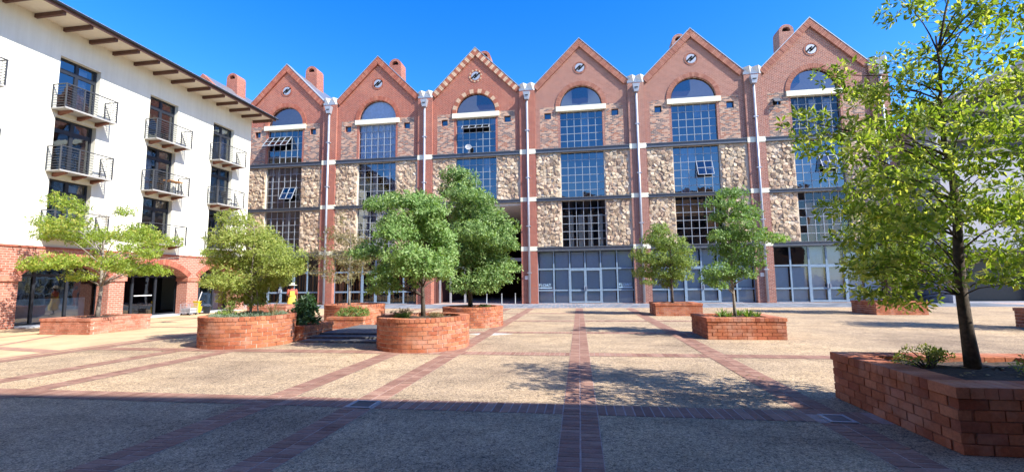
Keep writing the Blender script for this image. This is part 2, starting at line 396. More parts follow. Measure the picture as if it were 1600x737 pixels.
# slate tiles along the foot of the warehouse
tl = MB()
for r, (ya, yb) in enumerate(((27.45, 28.6), (28.68, 29.8), (29.88, 31.0), (31.08, 32.3))):
    x = -22 + r * .21
    while x < 24:
        tl.tint = rnd.random(); tl.box(x, x + .47, ya, yb, -.01, .006); x += .52
tl.build('tiles', 'slate_tile', apron, 'stuff')
for gx, gy, gw, gd in GR:
    t = thing('drain_grate', 'slotted steel drain grate set in the brick band ' + ('left of the central band' if gx < 0 else 'beside the foreground planter'), 'drain', (gx, gy, .008), 'drain grates in the plaza')
    m = MB(); f = .035
    for b in ((-gw / 2, gw / 2, -gd / 2, -gd / 2 + f), (-gw / 2, gw / 2, gd / 2 - f, gd / 2), (-gw / 2, -gw / 2 + f, -gd / 2 + f, gd / 2 - f), (gw / 2 - f, gw / 2, -gd / 2 + f, gd / 2 - f)):
        m.box(*b, -.01, .012)
    m.build('frame', 'grate_frame', t)
    MB().box(-gw / 2 + f, gw / 2 - f, -gd / 2 + f, gd / 2 - f, -.006, -.002).build('pit', 'black_pit', t)
    bar = MB().box(-.006, .006, -gd / 2 + f, gd / 2 - f, -.002, .009).mesh('bar', 'grate_bar')
    n = 13
    for k in range(n): inst('bar', bar, t, (-gw / 2 + f + (gw - 2 * f) * (k + .5) / n, 0, 0))

# ---------------------------------------------------------------- warehouse with six gables
FY = 32.56; YW = .15
wh = thing('gabled_warehouse', 'long red brick warehouse with a row of steep gables, stone panels and tall gridded windows', 'building', (0, FY, 0))
PIPES = [-27.56, -19.56, -11.56, -3.55, 4.45, 12.46, 20.46]
CX = [-23.56, -15.56, -7.55, .45, 8.45, 16.46]
def fb(b): return 'facade_brick_red' if b < 3 else 'facade_brick_brown'
ZB = [(3.79, 4.07), (7.45, 7.68), (11.07, 11.38)]
for i, p in enumerate(PIPES):
    mt = fb(i - 1 if i else 0)
    MB().box(p - .58, p + .58, 0, .7, 0, 16.0).build('pier', mt, wh)
    for z0, z1 in ((3.81, 4.14), (7.47, 7.79), (11.05, 11.42)):
        MB().box(p - .595, p + .595, -.018, .4, z0, z1).build('stone_band', 'cream_paint', wh)
    # folded white valley gutter and its outlet
    m = MB(); zt, zb = 16.5, 15.95; m.box(p - .6, p + .6, .02, .8, zb + .04, zt)
    for q in (-.6, 0.0):
        a, b = p + q, p + q + .6
        i0 = m.pts([(a, .019, zt), (a + .34, -.26, zt + .002), (b, .019, zt), (a + .50, .019, zb)])
        for f in ((0, 1, 3), (1, 2, 3), (0, 2, 1), (0, 3, 2)): m.face([i0 + k for k in f])
    m.build('valley_gutter', 'white_metal', wh)
    h = MB(); h.hexa([(p - .15, -.32, 15.2), (p + .15, -.32, 15.2), (p + .15, -.02, 15.2), (p - .15, -.02, 15.2),
                      (p - .26, -.40, 15.76), (p + .26, -.40, 15.76), (p + .26, -.02, 15.76), (p - .26, -.02, 15.76)])
    hp = h.build('hopper', 'galvanised', wh)
    MB().box(p - .12, p + .12, -.39, -.35, 15.45, 15.51).build('overflow_slot', 'black_pit', hp)
    dp = MB().tube([(p, -.11, 15.12), (p, -.11, .05)], .085, 8).build('downpipe', 'galvanised', wh, sm=True)
    for z in (2.2, 5.6, 9.2, 12.8): MB().box(p - .16, p + .16, -.2, 0, z, z + .06).build('bracket', 'galvanised', dp)
for i, z in ((3, 1.75), (5, 1.75)):
    MB().box(PIPES[i] - .34, PIPES[i] - .1, -.02, .01, z, z + .26).build('plaque', 'sign_white', wh)
MB().box(20.9, 21.03, .71, 9, 0, 15.9).build('end_wall', 'facade_brick_brown', wh)
MB().box(20.3, 21.5, .9, 2.2, 16.0, 16.6).build('parapet_box', 'white_metal', wh)

# crazy stonework: irregular stones cut out of a jittered grid
def voronoi_stones(w, h, cell=(.275, .235), seed=0):
    r = random.Random(seed); nx, nz = max(2, round(w / cell[0])), max(2, round(h / cell[1]))
    P = {}
    for i in range(-1, nx + 1):
        for j in range(-1, nz + 1): P[i, j] = ((i + .5 + r.uniform(-.44, .44)) * w / nx, (j + .5 + r.uniform(-.44, .44)) * h / nz)
    out = []
    for i in range(nx):
        for j in range(nz):
            c = P[i, j]; poly = [(0, 0), (w, 0), (w, h), (0, h)]
            for di in range(-2, 3):
                for dj in range(-2, 3):
                    q = P.get((i + di, j + dj))
                    if q is None or (di == 0 and dj == 0): continue
                    mx, mz = (c[0] + q[0]) / 2, (c[1] + q[1]) / 2; nxx, nzz = q[0] - c[0], q[1] - c[1]
                    new = []
                    for k in range(len(poly)):
                        a, b = poly[k], poly[(k + 1) % len(poly)]
                        da = (a[0] - mx) * nxx + (a[1] - mz) * nzz; db = (b[0] - mx) * nxx + (b[1] - mz) * nzz
                        if da <= 0: new.append(a)
                        if da * db < 0: t = da / (da - db); new.append((a[0] + (b[0] - a[0]) * t, a[1] + (b[1] - a[1]) * t))
                    poly = new
                    if len(poly) < 3: break
                if len(poly) < 3: break
            if len(poly) >= 3: out.append((c, poly, r.random(), r.uniform(-1, 1), r.uniform(-1, 1), r.random()))
    return out
def add_stone(m, st, ox, oz, rel=None):
    c, poly, u, tx, tz, tint = st
    cx = sum(p[0] for p in poly) / len(poly); cz = sum(p[1] for p in poly) / len(poly)
    def off(p, k): return (cx + (p[0] - cx) * k, cz + (p[1] - cz) * k)
    dep = .025 + .075 * u; m.tint = tint; n = len(poly); R0 = []; R1 = []; R2 = []
    bx, bz = (0, 0) if rel is None else (cx, cz)
    for p in poly:
        a, z = off(p, .985); R0.append((ox + a - bx, .165, oz + z - bz))
        a, z = off(p, .94); d = dep + (tx * (a - cx) + tz * (z - cz)) * .30; R1.append((ox + a - bx, .15 - max(.012, d * .8), oz + z - bz))
        a, z = off(p, .74); d = dep + (tx * (a - cx) + tz * (z - cz)) * .30; R2.append((ox + a - bx, .15 - max(.02, d), oz + z - bz))
    m.loft([R0, R1, R2], cap=False); m.face([len(m.v) - n + k for k in range(n)])
    return cx, cz
n_stone = 0
def stone_panel(x0, x1, z0, z1, seed, single):
    global n_stone
    ss = voronoi_stones(x1 - x0, z1 - z0, seed=seed)
    if single and n_stone + len(ss) <= 300:
        for st in ss:
            m = MB(); cx, cz = add_stone(m, st, 0, 0, True); m.t = [0] * len(m.t)
            inst('stone', m.mesh('stone', 'facade_stone'), wh, (x0 + cx, 0, z0 + cz)); n_stone += 1
    else:
        m = MB()
        for st in ss: add_stone(m, st, x0, z0)
        m.build('stones', 'facade_stone', wh, 'stuff')

n_pane = 0
def window(x0, x1, z0, z1, cols, rows, y=.32, single=False, casements=(), name='window', fmat='muntin_grey', bar=.038, edge=.045, glass='window_glass', xs=None, zs=None, par=None):
    """gridded steel window: the frame is the part, panes and open casements its sub-parts"""
    global n_pane
    par = par or wh
    xs = xs or [x0 + (x1 - x0) * k / cols for k in range(cols + 1)]; zs = zs or [z0 + (z1 - z0) * k / rows for k in range(rows + 1)]
    cols, rows = len(xs) - 1, len(zs) - 1
    m = MB()
    for k, x in enumerate(xs):
        wd = edge if k in (0, cols) else bar
        m.box(x - wd / 2 if k else x, x + wd / 2 if k < cols else x, y, y + .06, z0, z1)
    for k, z in enumerate(zs):
        wd = edge if k in (0, rows) else bar
        m.box(x0, x1, y + .008, y + .052, z - wd / 2 if k else z, z + wd / 2 if k < rows else z)
    f = m.build(name, fmat, par)
    skip = set()
    for ca in casements:
        for c in range(ca[0], ca[1]):
            for r in range(ca[2], ca[3]): skip.add((c, r))
    if single and n_pane + cols * rows <= 300:
        cache = {}
        for c in range(cols):
            for r in range(rows):
                if (c, r) in skip: continue
                k = (round(xs[c + 1] - xs[c], 3), round(zs[r + 1] - zs[r], 3))
                if k not in cache: cache[k] = MB().quad((0, 0, 0), (k[0], 0, 0), (k[0], 0, k[1]), (0, 0, k[1])).mesh('pane', glass)
                inst('pane', cache[k], f, (xs[c], y + .03, zs[r]), rot=(rnd.uniform(-.006, .006), 0, rnd.uniform(-.006, .006))); n_pane += 1
    else:
        m = MB()
        for c in range(cols):
            for r in range(rows):
                if (c, r) in skip: continue
                e = rnd.uniform(-.004, .004)
                m.quad((xs[c], y + .03 + e, zs[r]), (xs[c + 1], y + .03 - e, zs[r]), (xs[c + 1], y + .03 - e, zs[r + 1]), (xs[c], y + .03 + e, zs[r + 1]))
        m.build('panes', glass, f, 'stuff', recalc=False)
    for c0, c1, r0, r1, ang in casements:                  # top-hung sashes tilted out
        w, h = xs[c1] - xs[c0], zs[r1] - zs[r0]; m = MB(); gm = MB()
        for k in range(c1 - c0 + 1): m.box(w * k / (c1 - c0) - .02, w * k / (c1 - c0) + .02, -.03, .02, -h, 0)
        for k in range(r1 - r0 + 1): m.box(0, w, -.026, .016, -h * k / (r1 - r0) - .02, -h * k / (r1 - r0) + .02)
        o = m.build('casement', 'muntin_grey', f); o.location = (xs[c0], y - .04, zs[r1]); o.rotation_euler = (-R(ang), 0, 0)
        gm.quad((0, 0, -h), (w, 0, -h), (w, 0, 0), (0, 0, 0)); gg = gm.build('casement_glass', glass, f, recalc=False); gg.location = o.location; gg.rotation_euler = o.rotation_euler
    return f

def voussoirs(m, cx, cz, r0, r1, n, y0, y1, a0=0.0, a1=pi, tint=lambda k: rnd.random()):
    for k in range(n):
        b0 = a0 + (a1 - a0) * (k + .04) / n; b1 = a0 + (a1 - a0) * (k + .96) / n; m.tint = tint(k); P = []
        for y in (y0, y1):
            for rr, bb in ((r0, b0), (r1, b0), (r1, b1), (r0, b1)): P.append((cx + rr * cos(bb), y, cz + rr * sin(bb)))
        m.hexa(P)

for b, c in enumerate(CX):
    mt = fb(b); cmat = ['coping_brick_red', 'coping_brick_red', 'coping_brick_tan', 'coping_brick_brown', 'coping_brick_brown', 'coping_brick_brown'][b]
    # gable wall with arch, lintel and vents
    AR, SP = 1.55, 14.57
    hole = [(c - 1.55, 11.38), (c + 1.55, 11.38), (c + 1.55, SP)] + arc(c, SP, AR, 0, pi, 18)[1:-1] + [(c - 1.55, SP)]
    sq = [rect(c + s * 2.47 - .25, c + s * 2.47 + .25, 13.68, 14.17) for s in (-1, 1)]
    L = [[(c - 3.43, 11.1), (c + 3.43, 11.1), (c + 3.43, 16.22), (c, 19.65), (c - 3.43, 16.22)], hole] + sq
    MB().plate(L, YW, YW + .35).build('gable_wall', mt, wh)
    for s in (-1, 1):
        a0, a1 = sorted((c + s * 1.72, c + s * 3.05))
        MB().plate([rect(a0, a1, 11.4, 14.58), sq[0] if s < 0 else sq[1]], YW - .004, YW + .002).build('brick_panel', 'facade_brick_mixed', wh)
        f = MB()
        x0, x1 = c + s * 2.47 - .25, c + s * 2.47 + .25
        for q in ((x0, x1, 13.68, 13.73), (x0, x1, 14.12, 14.17), (x0, x0 + .05, 13.73, 14.12), (x1 - .05, x1, 13.73, 14.12)): f.box(q[0], q[1], .3, .36, q[2], q[3])
        fo = f.build('vent_window', 'frame_dark', wh)
        pn = MB().quad((x0, .33, 13.7), (x1, .33, 13.7), (x1, .33, 14.15), (x0, .33, 14.15)).build('pane', 'window_glass', fo, recalc=False)
        if b == 5 and s < 0:
            k = MB()
            k.box(0, .5, -.03, .02, -.04, 0); k.box(0, .5, -.03, .02, -.48, -.44); k.box(0, .04, -.03, .02, -.44, -.04); k.box(.46, .5, -.03, .02, -.44, -.04); k.box(.04, .46, -.008, .0, -.44, -.04)
            ko = k.build('casement', 'grey_steel', fo); ko.location = (x0, YW - .02, 14.15); ko.rotation_euler = (-R(42), 0, 0)
    m = MB(); nv = 34
    voussoirs(m, c, SP + .02, 1.56, 1.87, nv, YW - .05, YW + .1, tint=(lambda k: (.2 if (k // 2) % 2 else .8)) if b == 2 else (lambda k: rnd.random()))
    m.build('arch_ring', cmat, wh)
    MB().box(c - 1.84, c + 1.84, .02, .5, 14.2, 14.57).build('lintel', 'cream_paint', wh)
    # fan light
    m = MB(); pts = arc(c, 14.57, 1.55, 0, pi, 24); inn = arc(c, 14.57 + .05, 1.48, 0, pi, 24)
    m.plate([[(c - 1.55, 14.57), (c + 1.55, 14.57)] + pts[1:-1], [(c - 1.48, 14.62), (c + 1.48, 14.62)] + [(x, max(z, 14.62)) for x, z in inn[1:-1]]], .3, .36)
    fl = m.build('fanlight', 'frame_dark', wh)
    m = MB(); i0 = m.pts([(x, .33, z) for x, z in [(c - 1.5, 14.6), (c + 1.5, 14.6)] + arc(c, 14.6, 1.5, 0, pi, 24)[1:-1]]); m.face(range(i0, len(m.v)))
    m.build('pane', 'shop_glass' if b == 1 else 'window_glass', fl, recalc=False)
    if b == 1: MB().plate([[(c - 1.5, 14.6), (c + 1.5, 14.6)] + arc(c, 14.6, 1.5, 0, pi, 18)[1:-1]], .40, .42).build('curtain', 'curtain', fl)
    # raking brick coping, one block per brick
    m = MB(); nb = 40; Ls = hypot(3.5, 3.5)
    for s in (-1, 1):
        for k in range(nb):
            t0 = Ls * k / nb + .006; t1 = Ls * (k + 1) / nb - .006; P = []
            m.tint = (.2 if (k // 2) % 2 else .8) if b == 2 else rnd.random(); dp = rnd.uniform(-.006, .006)
            for y in (.0 + dp, .52):
                for (t, q) in ((t0, 0), (t1, 0), (t1, .42), (t0, .42)):
                    q2 = min(q, (Ls - t)) if q else 0
                    P.append((c + s * (3.5 - (t + q2) * .7071 + .0) if False else c + s * (3.5 - t * .7071 - q2 * .7071), y, 16.24 + t * .7071 - q2 * .7071 + .0))
            m.hexa(P)
    m.build('gable_coping', cmat, wh)
    m = MB()
    for s in (-1, 1):
        m.hexa([(c + s * 3.52, -.02, 16.25), (c, -.02, 19.77), (c, .56, 19.77), (c + s * 3.52, .56, 16.25), (c + s * 3.52, -.02, 16.31), (c, -.02, 19.83), (c, .56, 19.83), (c + s * 3.52, .56, 16.31)])
    m.build('coping_flashing', 'galvanised', wh)
    m = MB()
    for s in (-1, 1):
        m.hexa([(c + s * 4.0, .5, 15.7), (c, .5, 19.6), (c, 13, 19.6), (c + s * 4.0, 13, 15.7), (c + s * 4.0, .5, 15.82), (c, .5, 19.72), (c, 13, 19.72), (c + s * 4.0, 13, 15.82)])
    m.build('roof', 'roof_sheet', wh)
    # round louvred vent
    m = MB(); voussoirs(m, c, 17.53, .40, .52 if b == 2 else .48, 20, YW - .03, YW + .05, 0, 2 * pi, tint=(lambda k: (.2 if k % 2 else .8)) if b == 2 else (lambda k: rnd.random()))
    vo = m.build('round_vent', 'coping_brick_tan' if b == 2 else cmat, wh)
    MB().plate([arc(c, 17.53, .34, 0, 2 * pi, 20)[:-1]], YW - .025, YW + .02).build('vent_disc', 'galvanised', vo)
    m = MB()
    for (u, v, ln) in ((-.17, -.05, .46), (.0, .09, .22), (-.02, -.10, .26), (.17, .06, .46)):
        d = .7071; cxx, czz = c + u, 17.53 + v; hw = .06
        P = []
        for y in (YW - .034, YW):
            for (e, q) in ((-1, -1), (1, -1), (1, 1), (-1, 1)): P.append((cxx + d * e * ln / 2 - d * q * hw, y, czz + d * e * ln / 2 + d * q * hw))
        m.hexa(P)
    m.build('vent_slot', 'black_pit', vo)
    # chimney: round-headed brick stack on the ridge
    if True:
        m = MB(); y0, y1, hw = 3.4, 4.5, .54
        prof = [(c - hw - .12, 16.5), (c + hw + .12, 16.5), (c + hw, 20.75)] + arc(c, 20.75, hw, 0, pi, 14)[1:-1] + [(c - hw, 20.75)]
        op = [(c - .30, 20.72), (c + .30, 20.72)] + arc(c, 20.78, .30, 0, pi, 10)
        m.plate([prof, op], y0, y1); ch = m.build('chimney', mt, wh)
        MB().plate([op], y0 + .3, y0 + .32).build('flue', 'black_pit', ch)
    # steel floor beams
    for k, (z0, z1) in enumerate(ZB):
        if b == 2 and k == 0: continue
        m = MB(); m.box(c - 3.43, c + 3.43, .03, .2, z0, z1); m.box(c - 3.43, c + 3.43, -.03, .03, z1 - .05, z1); m.box(c - 3.43, c + 3.43, -.03, .03, z0, z0 + .05)
        m.build('steel_beam', 'grey_steel', wh)
    # stone walls of the two middle floors
    lo = 7.45 if b == 2 else 3.9
    holes = [rect(c - 1.57, c + 1.57, 7.68, 11.07)] + ([] if b == 2 else [rect(c - 1.57, c + 1.57, 4.07, 7.45)])
    MB().plate([rect(c - 3.43, c + 3.43, lo, 11.1)] + holes, YW, YW + .35).build('stone_backing', 'stone_mortar', wh)
    for fl_i, (z0, z1) in enumerate(((7.7, 11.05), (4.09, 7.43))):
        if b == 2 and fl_i: continue
        for s in (-1, 1):
            a0, a1 = (c - 3.40, c - 1.60) if s < 0 else (c + 1.62, c + 3.28)
            stone_panel(a0, a1, z0, z1, b * 10 + fl_i * 3 + s + 5, b == 3 or (b == 4 and fl_i == 0) or (b == 4 and s < 0))

# windows; the nearest bays keep every pane as its own object
CAS = {(0, 2): [(0, 4, 2, 4, 38)], (0, 1): [(3, 5, 1, 3, 28)], (2, 2): [(1, 5, 3, 4, 50)], (4, 1): [(3, 5, 2, 4, 22)], (5, 1): [(3, 5, 2, 4, 25)]}
SFX = lambda c: [c - 3.42, c - 2.26, c - 1.10, c, c + 1.10, c + 2.26, c + 3.42]
for b in (3, 4, 5, 1, 0):                                     # glazed shop fronts
    c = CX[b]
    f = window(c - 3.42, c + 3.42, 0.02, 3.79, 6, 3, .36, True, name='shopfront', fmat='frame_blue_grey', bar=.11, edge=.09, glass='shop_glass', xs=SFX(c), zs=[.02, .95, 2.48, 3.79])
    m = MB()
    for x in (c - 1.10, c + 1.10, c): m.box(x - .09, x + .09, .33, .45, .02, 2.42)
    for z in (.04, .88, 2.34):
        m.box(c - 1.1, c - .02, .335, .44, z, z + .12); m.box(c + .02, c + 1.1, .335, .44, z, z + .12)
    m.build('double_door', 'frame_blue_grey', f)
    m = MB(); m.box(c - .1, c - .06, .24, .33, .95, 1.25); m.box(c + .06, c + .1, .24, .33, .95, 1.25); m.build('door_handle', 'galvanised', f)
    bl = MB()
    if b >= 3:
        for k in range(6):
            xa, xb = SFX(c)[k] + .1, SFX(c)[k + 1] - .1
            for z0, z1 in ((.05, .92), (1.02, 2.40), (2.55, 3.70)):
                if b == 5 and k < 2 and z0 > 2: continue
                n = 7; dy = .56 + rnd.uniform(0, .05)
                for q in range(n):
                    za = z0 + (z1 - z0) * q / n; bl.hexa([(xa, dy, za), (xb, dy, za), (xb, dy + .03, za), (xa, dy + .03, za), (xa, dy + .03, za + (z1 - z0) / n), (xb, dy + .03, za + (z1 - z0) / n), (xb, dy + .04, za + (z1 - z0) / n), (xa, dy + .04, za + (z1 - z0) / n)])
        bl.build('blind', 'blind', f)
    else:
        for k in range(6):
            for q in range(4):
                x = SFX(c)[k] + .12 + q * .25; bl.box(x, x + .07, .9 + .05 * (q % 2), .95, .02, 2.4)
        bl.build('display_rail', 'interior_wood', f)
def txt(body, size, loc, mat, parent, name):
    cu = bpy.data.curves.new(name, 'FONT'); cu.body = body; cu.size = size; cu.extrude = .002
    o = bpy.data.objects.new('tmp', cu); me = bpy.data.meshes.new_from_object(o); bpy.data.objects.remove(o)
    me.materials.clear(); me.materials.append(MAT[mat]); q = bpy.data.objects.new(name, me); COL.objects.link(q); q.parent = parent; q.location = loc; q.rotation_euler = (R(90), 0, 0); return q
for x in (CX[3] - 3.36, CX[3] + 2.33):
    txt('FLOAT', .29, (x, .345, 1.22), 'sign_blue', wh, 'lettering')
    MB().box(x, x + .95, .344, .349, 1.10, 1.15).build('lettering_underline', 'sign_blue', wh)
for b in (3, 4, 5, 2, 1, 0):
    c = CX[b]; one = b in (3, 4)
    for fl_i, (z0, z1, rows) in enumerate(((4.07, 7.45, 6), (7.68, 11.07, 6), (11.38, 14.2, 5))):
        if b == 2 and fl_i == 0: continue
        f = window(c - 1.57, c + 1.57, z0, z1, 6, rows, .30, one, CAS.get((b, fl_i), ()), glass='shop_glass' if (b, fl_i) in ((1, 2), (3, 0), (4, 0), (5, 0), (5, 2)) else 'window_glass')
        if (b, fl_i) in ((1, 2),):
            m = MB(); n = 60
            rows_ = [[(c - 1.5 + 3.0 * k / n, .46 + .05 * sin(k * 1.3) + .03 * sin(k * .37), z) for k in range(n + 1)] for z in (z0, z1)]
            m.loft(rows_, cap=False, closed=False); m.build('curtain', 'curtain', f, recalc=False)
        if (b, fl_i) in ((5, 2), (1, 0)):
            for k in range(3):
                m = MB(); xa = c - 1.1 + k * .95; n = 16
                m.loft([[(xa + .45 * q / n, .7 + .04 * sin(q * 1.6), z) for q in range(n + 1)] for z in (z0, z1 - .1)], cap=False, closed=False); m.build('curtain', 'curtain', f, recalc=False)
        if (b, fl_i) in ((5, 0), (4, 0)):
            m = MB()
            if b == 5:
                for k in range(3): m.box(c - .95 + k * .75, c - .42 + k * .75, .44, .48, z0, z1 - .7)
            else: m.box(c - 1.5, c + .4, .44, .48, z0 + 2.0, z1 - .2); m.box(c + .5, c + 1.3, .44, .48, z0 + 1.2, z1 - .3)
            m.build('timber_or_reflection', 'interior_wood', f)
        if (b, fl_i) == (3, 0):
            m = MB()
            for k in range(4): m.box(c - 1.1 + k * .7, c - .75 + k * .7, .5, .56, z0, z1 - 1.0)
            m.build('timber_or_reflection', 'soffit_board', f)  # pale uprights added to brighten this window, standing in for reflected columns
    # blinds and curtains drawn to different heights
    for fl_i, (z0, z1, rows) in enumerate(((4.07, 7.45, 6), (7.68, 11.07, 6), (11.38, 14.2, 5))):
        if b == 2 and fl_i == 0 or (b, fl_i) in ((1, 2), (5, 0), (4, 0), (3, 0)): continue
        rw = random.Random(b * 7 + fl_i)
        for k in range(6):
            if rw.random() < .4:
                xa = c - 1.52 + k * .523; zb_ = z1 - (z1 - z0) * rw.choice((.17, .17, .33, .5, 1)); m = MB()
                m.loft([[(xa + .48 * q / 8, .55 + .03 * sin(q * 2.2), z) for q in range(9)] for z in (zb_ + .02, z1 - .03)], cap=False, closed=False); m.build('curtain', rw.choice(('curtain', 'blind', 'interior_floor')), wh, recalc=False)
    # rooms behind
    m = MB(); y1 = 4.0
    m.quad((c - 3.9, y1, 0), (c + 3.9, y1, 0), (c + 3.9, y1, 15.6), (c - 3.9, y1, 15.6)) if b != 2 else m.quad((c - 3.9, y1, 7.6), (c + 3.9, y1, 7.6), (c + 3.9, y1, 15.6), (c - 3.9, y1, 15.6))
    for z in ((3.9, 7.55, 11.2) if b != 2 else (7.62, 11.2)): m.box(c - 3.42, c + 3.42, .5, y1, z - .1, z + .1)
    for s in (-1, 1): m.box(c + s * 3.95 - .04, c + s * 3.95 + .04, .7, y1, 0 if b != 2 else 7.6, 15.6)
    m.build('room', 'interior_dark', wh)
# the bay behind the white building: only its roof and stack rise above the eaves
c = -31.57
MB().plate([[(c - 4, 0), (c + 4, 0), (c + 4, 16.0), (c, 19.7), (c - 4, 16.0)]], YW, YW + .4).build('gable_wall', 'facade_brick_red', wh)
m = MB()
for s in (-1, 1): m.hexa([(c + s * 4.0, .56, 15.7), (c, .56, 19.6), (c, 13, 19.6), (c + s * 4.0, 13, 15.7), (c + s * 4.0, .56, 15.82), (c, .56, 19.72), (c, 13, 19.72), (c + s * 4.0, 13, 15.82)])
m.build('roof', 'roof_sheet', wh)
m = MB(); prof = [(c - .66, 16.5), (c + .66, 16.5), (c + .54, 20.75)] + arc(c, 20.75, .54, 0, pi, 14)[1:-1] + [(c - .54, 20.75)]; op = [(c - .30, 20.72), (c + .30, 20.72)] + arc(c, 20.78, .30, 0, pi, 10)
m.plate([prof, op], 3.4, 4.5); ch = m.build('chimney', 'facade_brick_red', wh); MB().plate([op], 3.7, 3.72).build('flue', 'black_pit', ch)
# passage through the third bay
c = CX[2]
MB().box(c - 3.43, c + 3.43, .2, 15, 7.25, 7.44).build('passage_soffit', 'passage_soffit', wh)
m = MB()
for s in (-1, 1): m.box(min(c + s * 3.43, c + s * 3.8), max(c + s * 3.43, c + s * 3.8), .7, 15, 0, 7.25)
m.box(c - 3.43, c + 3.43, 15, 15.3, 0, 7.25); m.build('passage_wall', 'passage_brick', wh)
MB().box(c - 3.43, c + 3.43, 5.0, 5.4, 3.3, 3.6).build('walkway_beam', 'galvanised', wh)
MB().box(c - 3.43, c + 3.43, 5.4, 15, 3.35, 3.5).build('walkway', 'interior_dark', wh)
m = MB()
for x in (-3.2, -2.35, -1.2): m.box(c + x, c + x + .14, 1.2, 1.3, 0, 2.6)
m.box(c - 3.2, c - 1.06, 1.2, 1.3, 2.6, 2.8); m.build('door_frame', 'vent_grey', wh)
for k, (x, y) in enumerate(((c + 1.0, -.9), (c + 2.0, -.4), (c + 2.9, .2))):
    t = thing('bollard', 'slim grey steel bollard in front of the dark passage' , 'bollard', (x, FY + y, 0), 'steel bollards at the passage')
    t['label'] = ('leftmost slim grey steel bollard, seen just right of the tall tree trunk', 'middle slim grey steel bollard in front of the dark passage', 'rightmost slim grey steel bollard at the passage, nearest the brick pier')[k]
    m = MB(); m.lathe([(.07, 0), (.07, .02), (.035, .022), (.035, .72), (.042, .73), (.042, .75), (.02, .77)], n=10); m.build('post', 'vent_grey', t, sm=True)
sdish = thing('satellite_dish', 'small white satellite dish on the sill under the open sash of the tan-edged gable', 'satellite dish', (CX[2] - .55, FY - .05, 11.38))
m = MB(); m.lathe([(.02, .0), (.12, .02), (.22, .05), (.25, .08), (.24, .09), (.21, .06), (.12, .03), (.02, .02)], n=18)
o = m.build('dish', 'vent_grey', sdish, sm=True); o.location = (0, .04, .42); o.rotation_euler = (R(70), 0, R(15))
MB().tube([(0, .06, 0), (0, .06, .4), (0, -.2, .5)], .02, 6).build('arm', 'galvanised', sdish)

# ---------------------------------------------------------------- white apartment building
AX, AY = -22.0, 20.0
ap = thing('apartment_building', 'white plastered apartment block with brick arcade, small steel balconies and brown rafters under the eaves', 'building', (AX, AY, 0))
Yl = lambda y: y - AY
COLS = [8.06, 12.21, 16.36, 20.51, 24.65]; WW = 1.66
STO = [(3.78, 6.2), (6.5, 8.9), (9.2, 11.6)]
holes = [rect(Yl(y) - WW / 2, Yl(y) + WW / 2, z0, z1) for y in COLS for z0, z1 in STO]
MB().plate([rect(Yl(3), Yl(27), 3.26, 12.9)] + holes, 0, -.38, 'x').build('wall', 'white_plaster', ap)
MB().box(-9, -.38, Yl(26.7), Yl(27), 0, 12.9).build('end_wall', 'white_plaster', ap)
MB().box(-9, -.38, Yl(3), Yl(3.3), 0, 12.9).build('end_wall', 'white_plaster', ap)
# brick arcade with segmental arches
PR = [(1.43, 2.18), (5.63, 6.38), (9.83, 10.58), (14.03, 14.78), (18.26, 19.01), (22.57, 23.32), (26.25, 27.0)]
def seg(y0, y1, spring, crown, n=14):
    h = crown - spring; w = (y1 - y0) / 2; r = (w * w + h * h) / (2 * h); cz = crown - r; a = math.asin(w / r); cy = (y0 + y1) / 2
    return [(cy + r * sin(a - 2 * a * k / n), cz + r * cos(a - 2 * a * k / n)) for k in range(n + 1)], (cy, cz, r, a)
outer = [(Yl(PR[-1][1]), 0), (Yl(PR[-1][1]), 3.24), (Yl(1.43), 3.24), (Yl(1.43), 0)]
ARCHES = []
for k in range(len(PR) - 1):
    y0, y1 = Yl(PR[k][1]), Yl(PR[k + 1][0]); s, q = seg(y0, y1, 2.05, 2.72); ARCHES.append((y0, y1, q))
    outer += [(y0, 0), (y0, 2.05)] + s[::-1][1:-1] + [(y1, 2.05), (y1, 0)]
MB().plate([outer], .05, -.62, 'x').build('arcade_wall', 'arcade_brick', ap)
MB().box(-.3, .09, Yl(1.4), Yl(27.02), 3.2, 3.28).build('brick_string_course', 'coping_brick_red', ap)
for y0, y1 in PR:
    MB().box(-.64, .12, Yl(y0) - .06, Yl(y1) + .06, 1.85, 2.05).build('pier_cap', 'planter_brick_pink', ap)
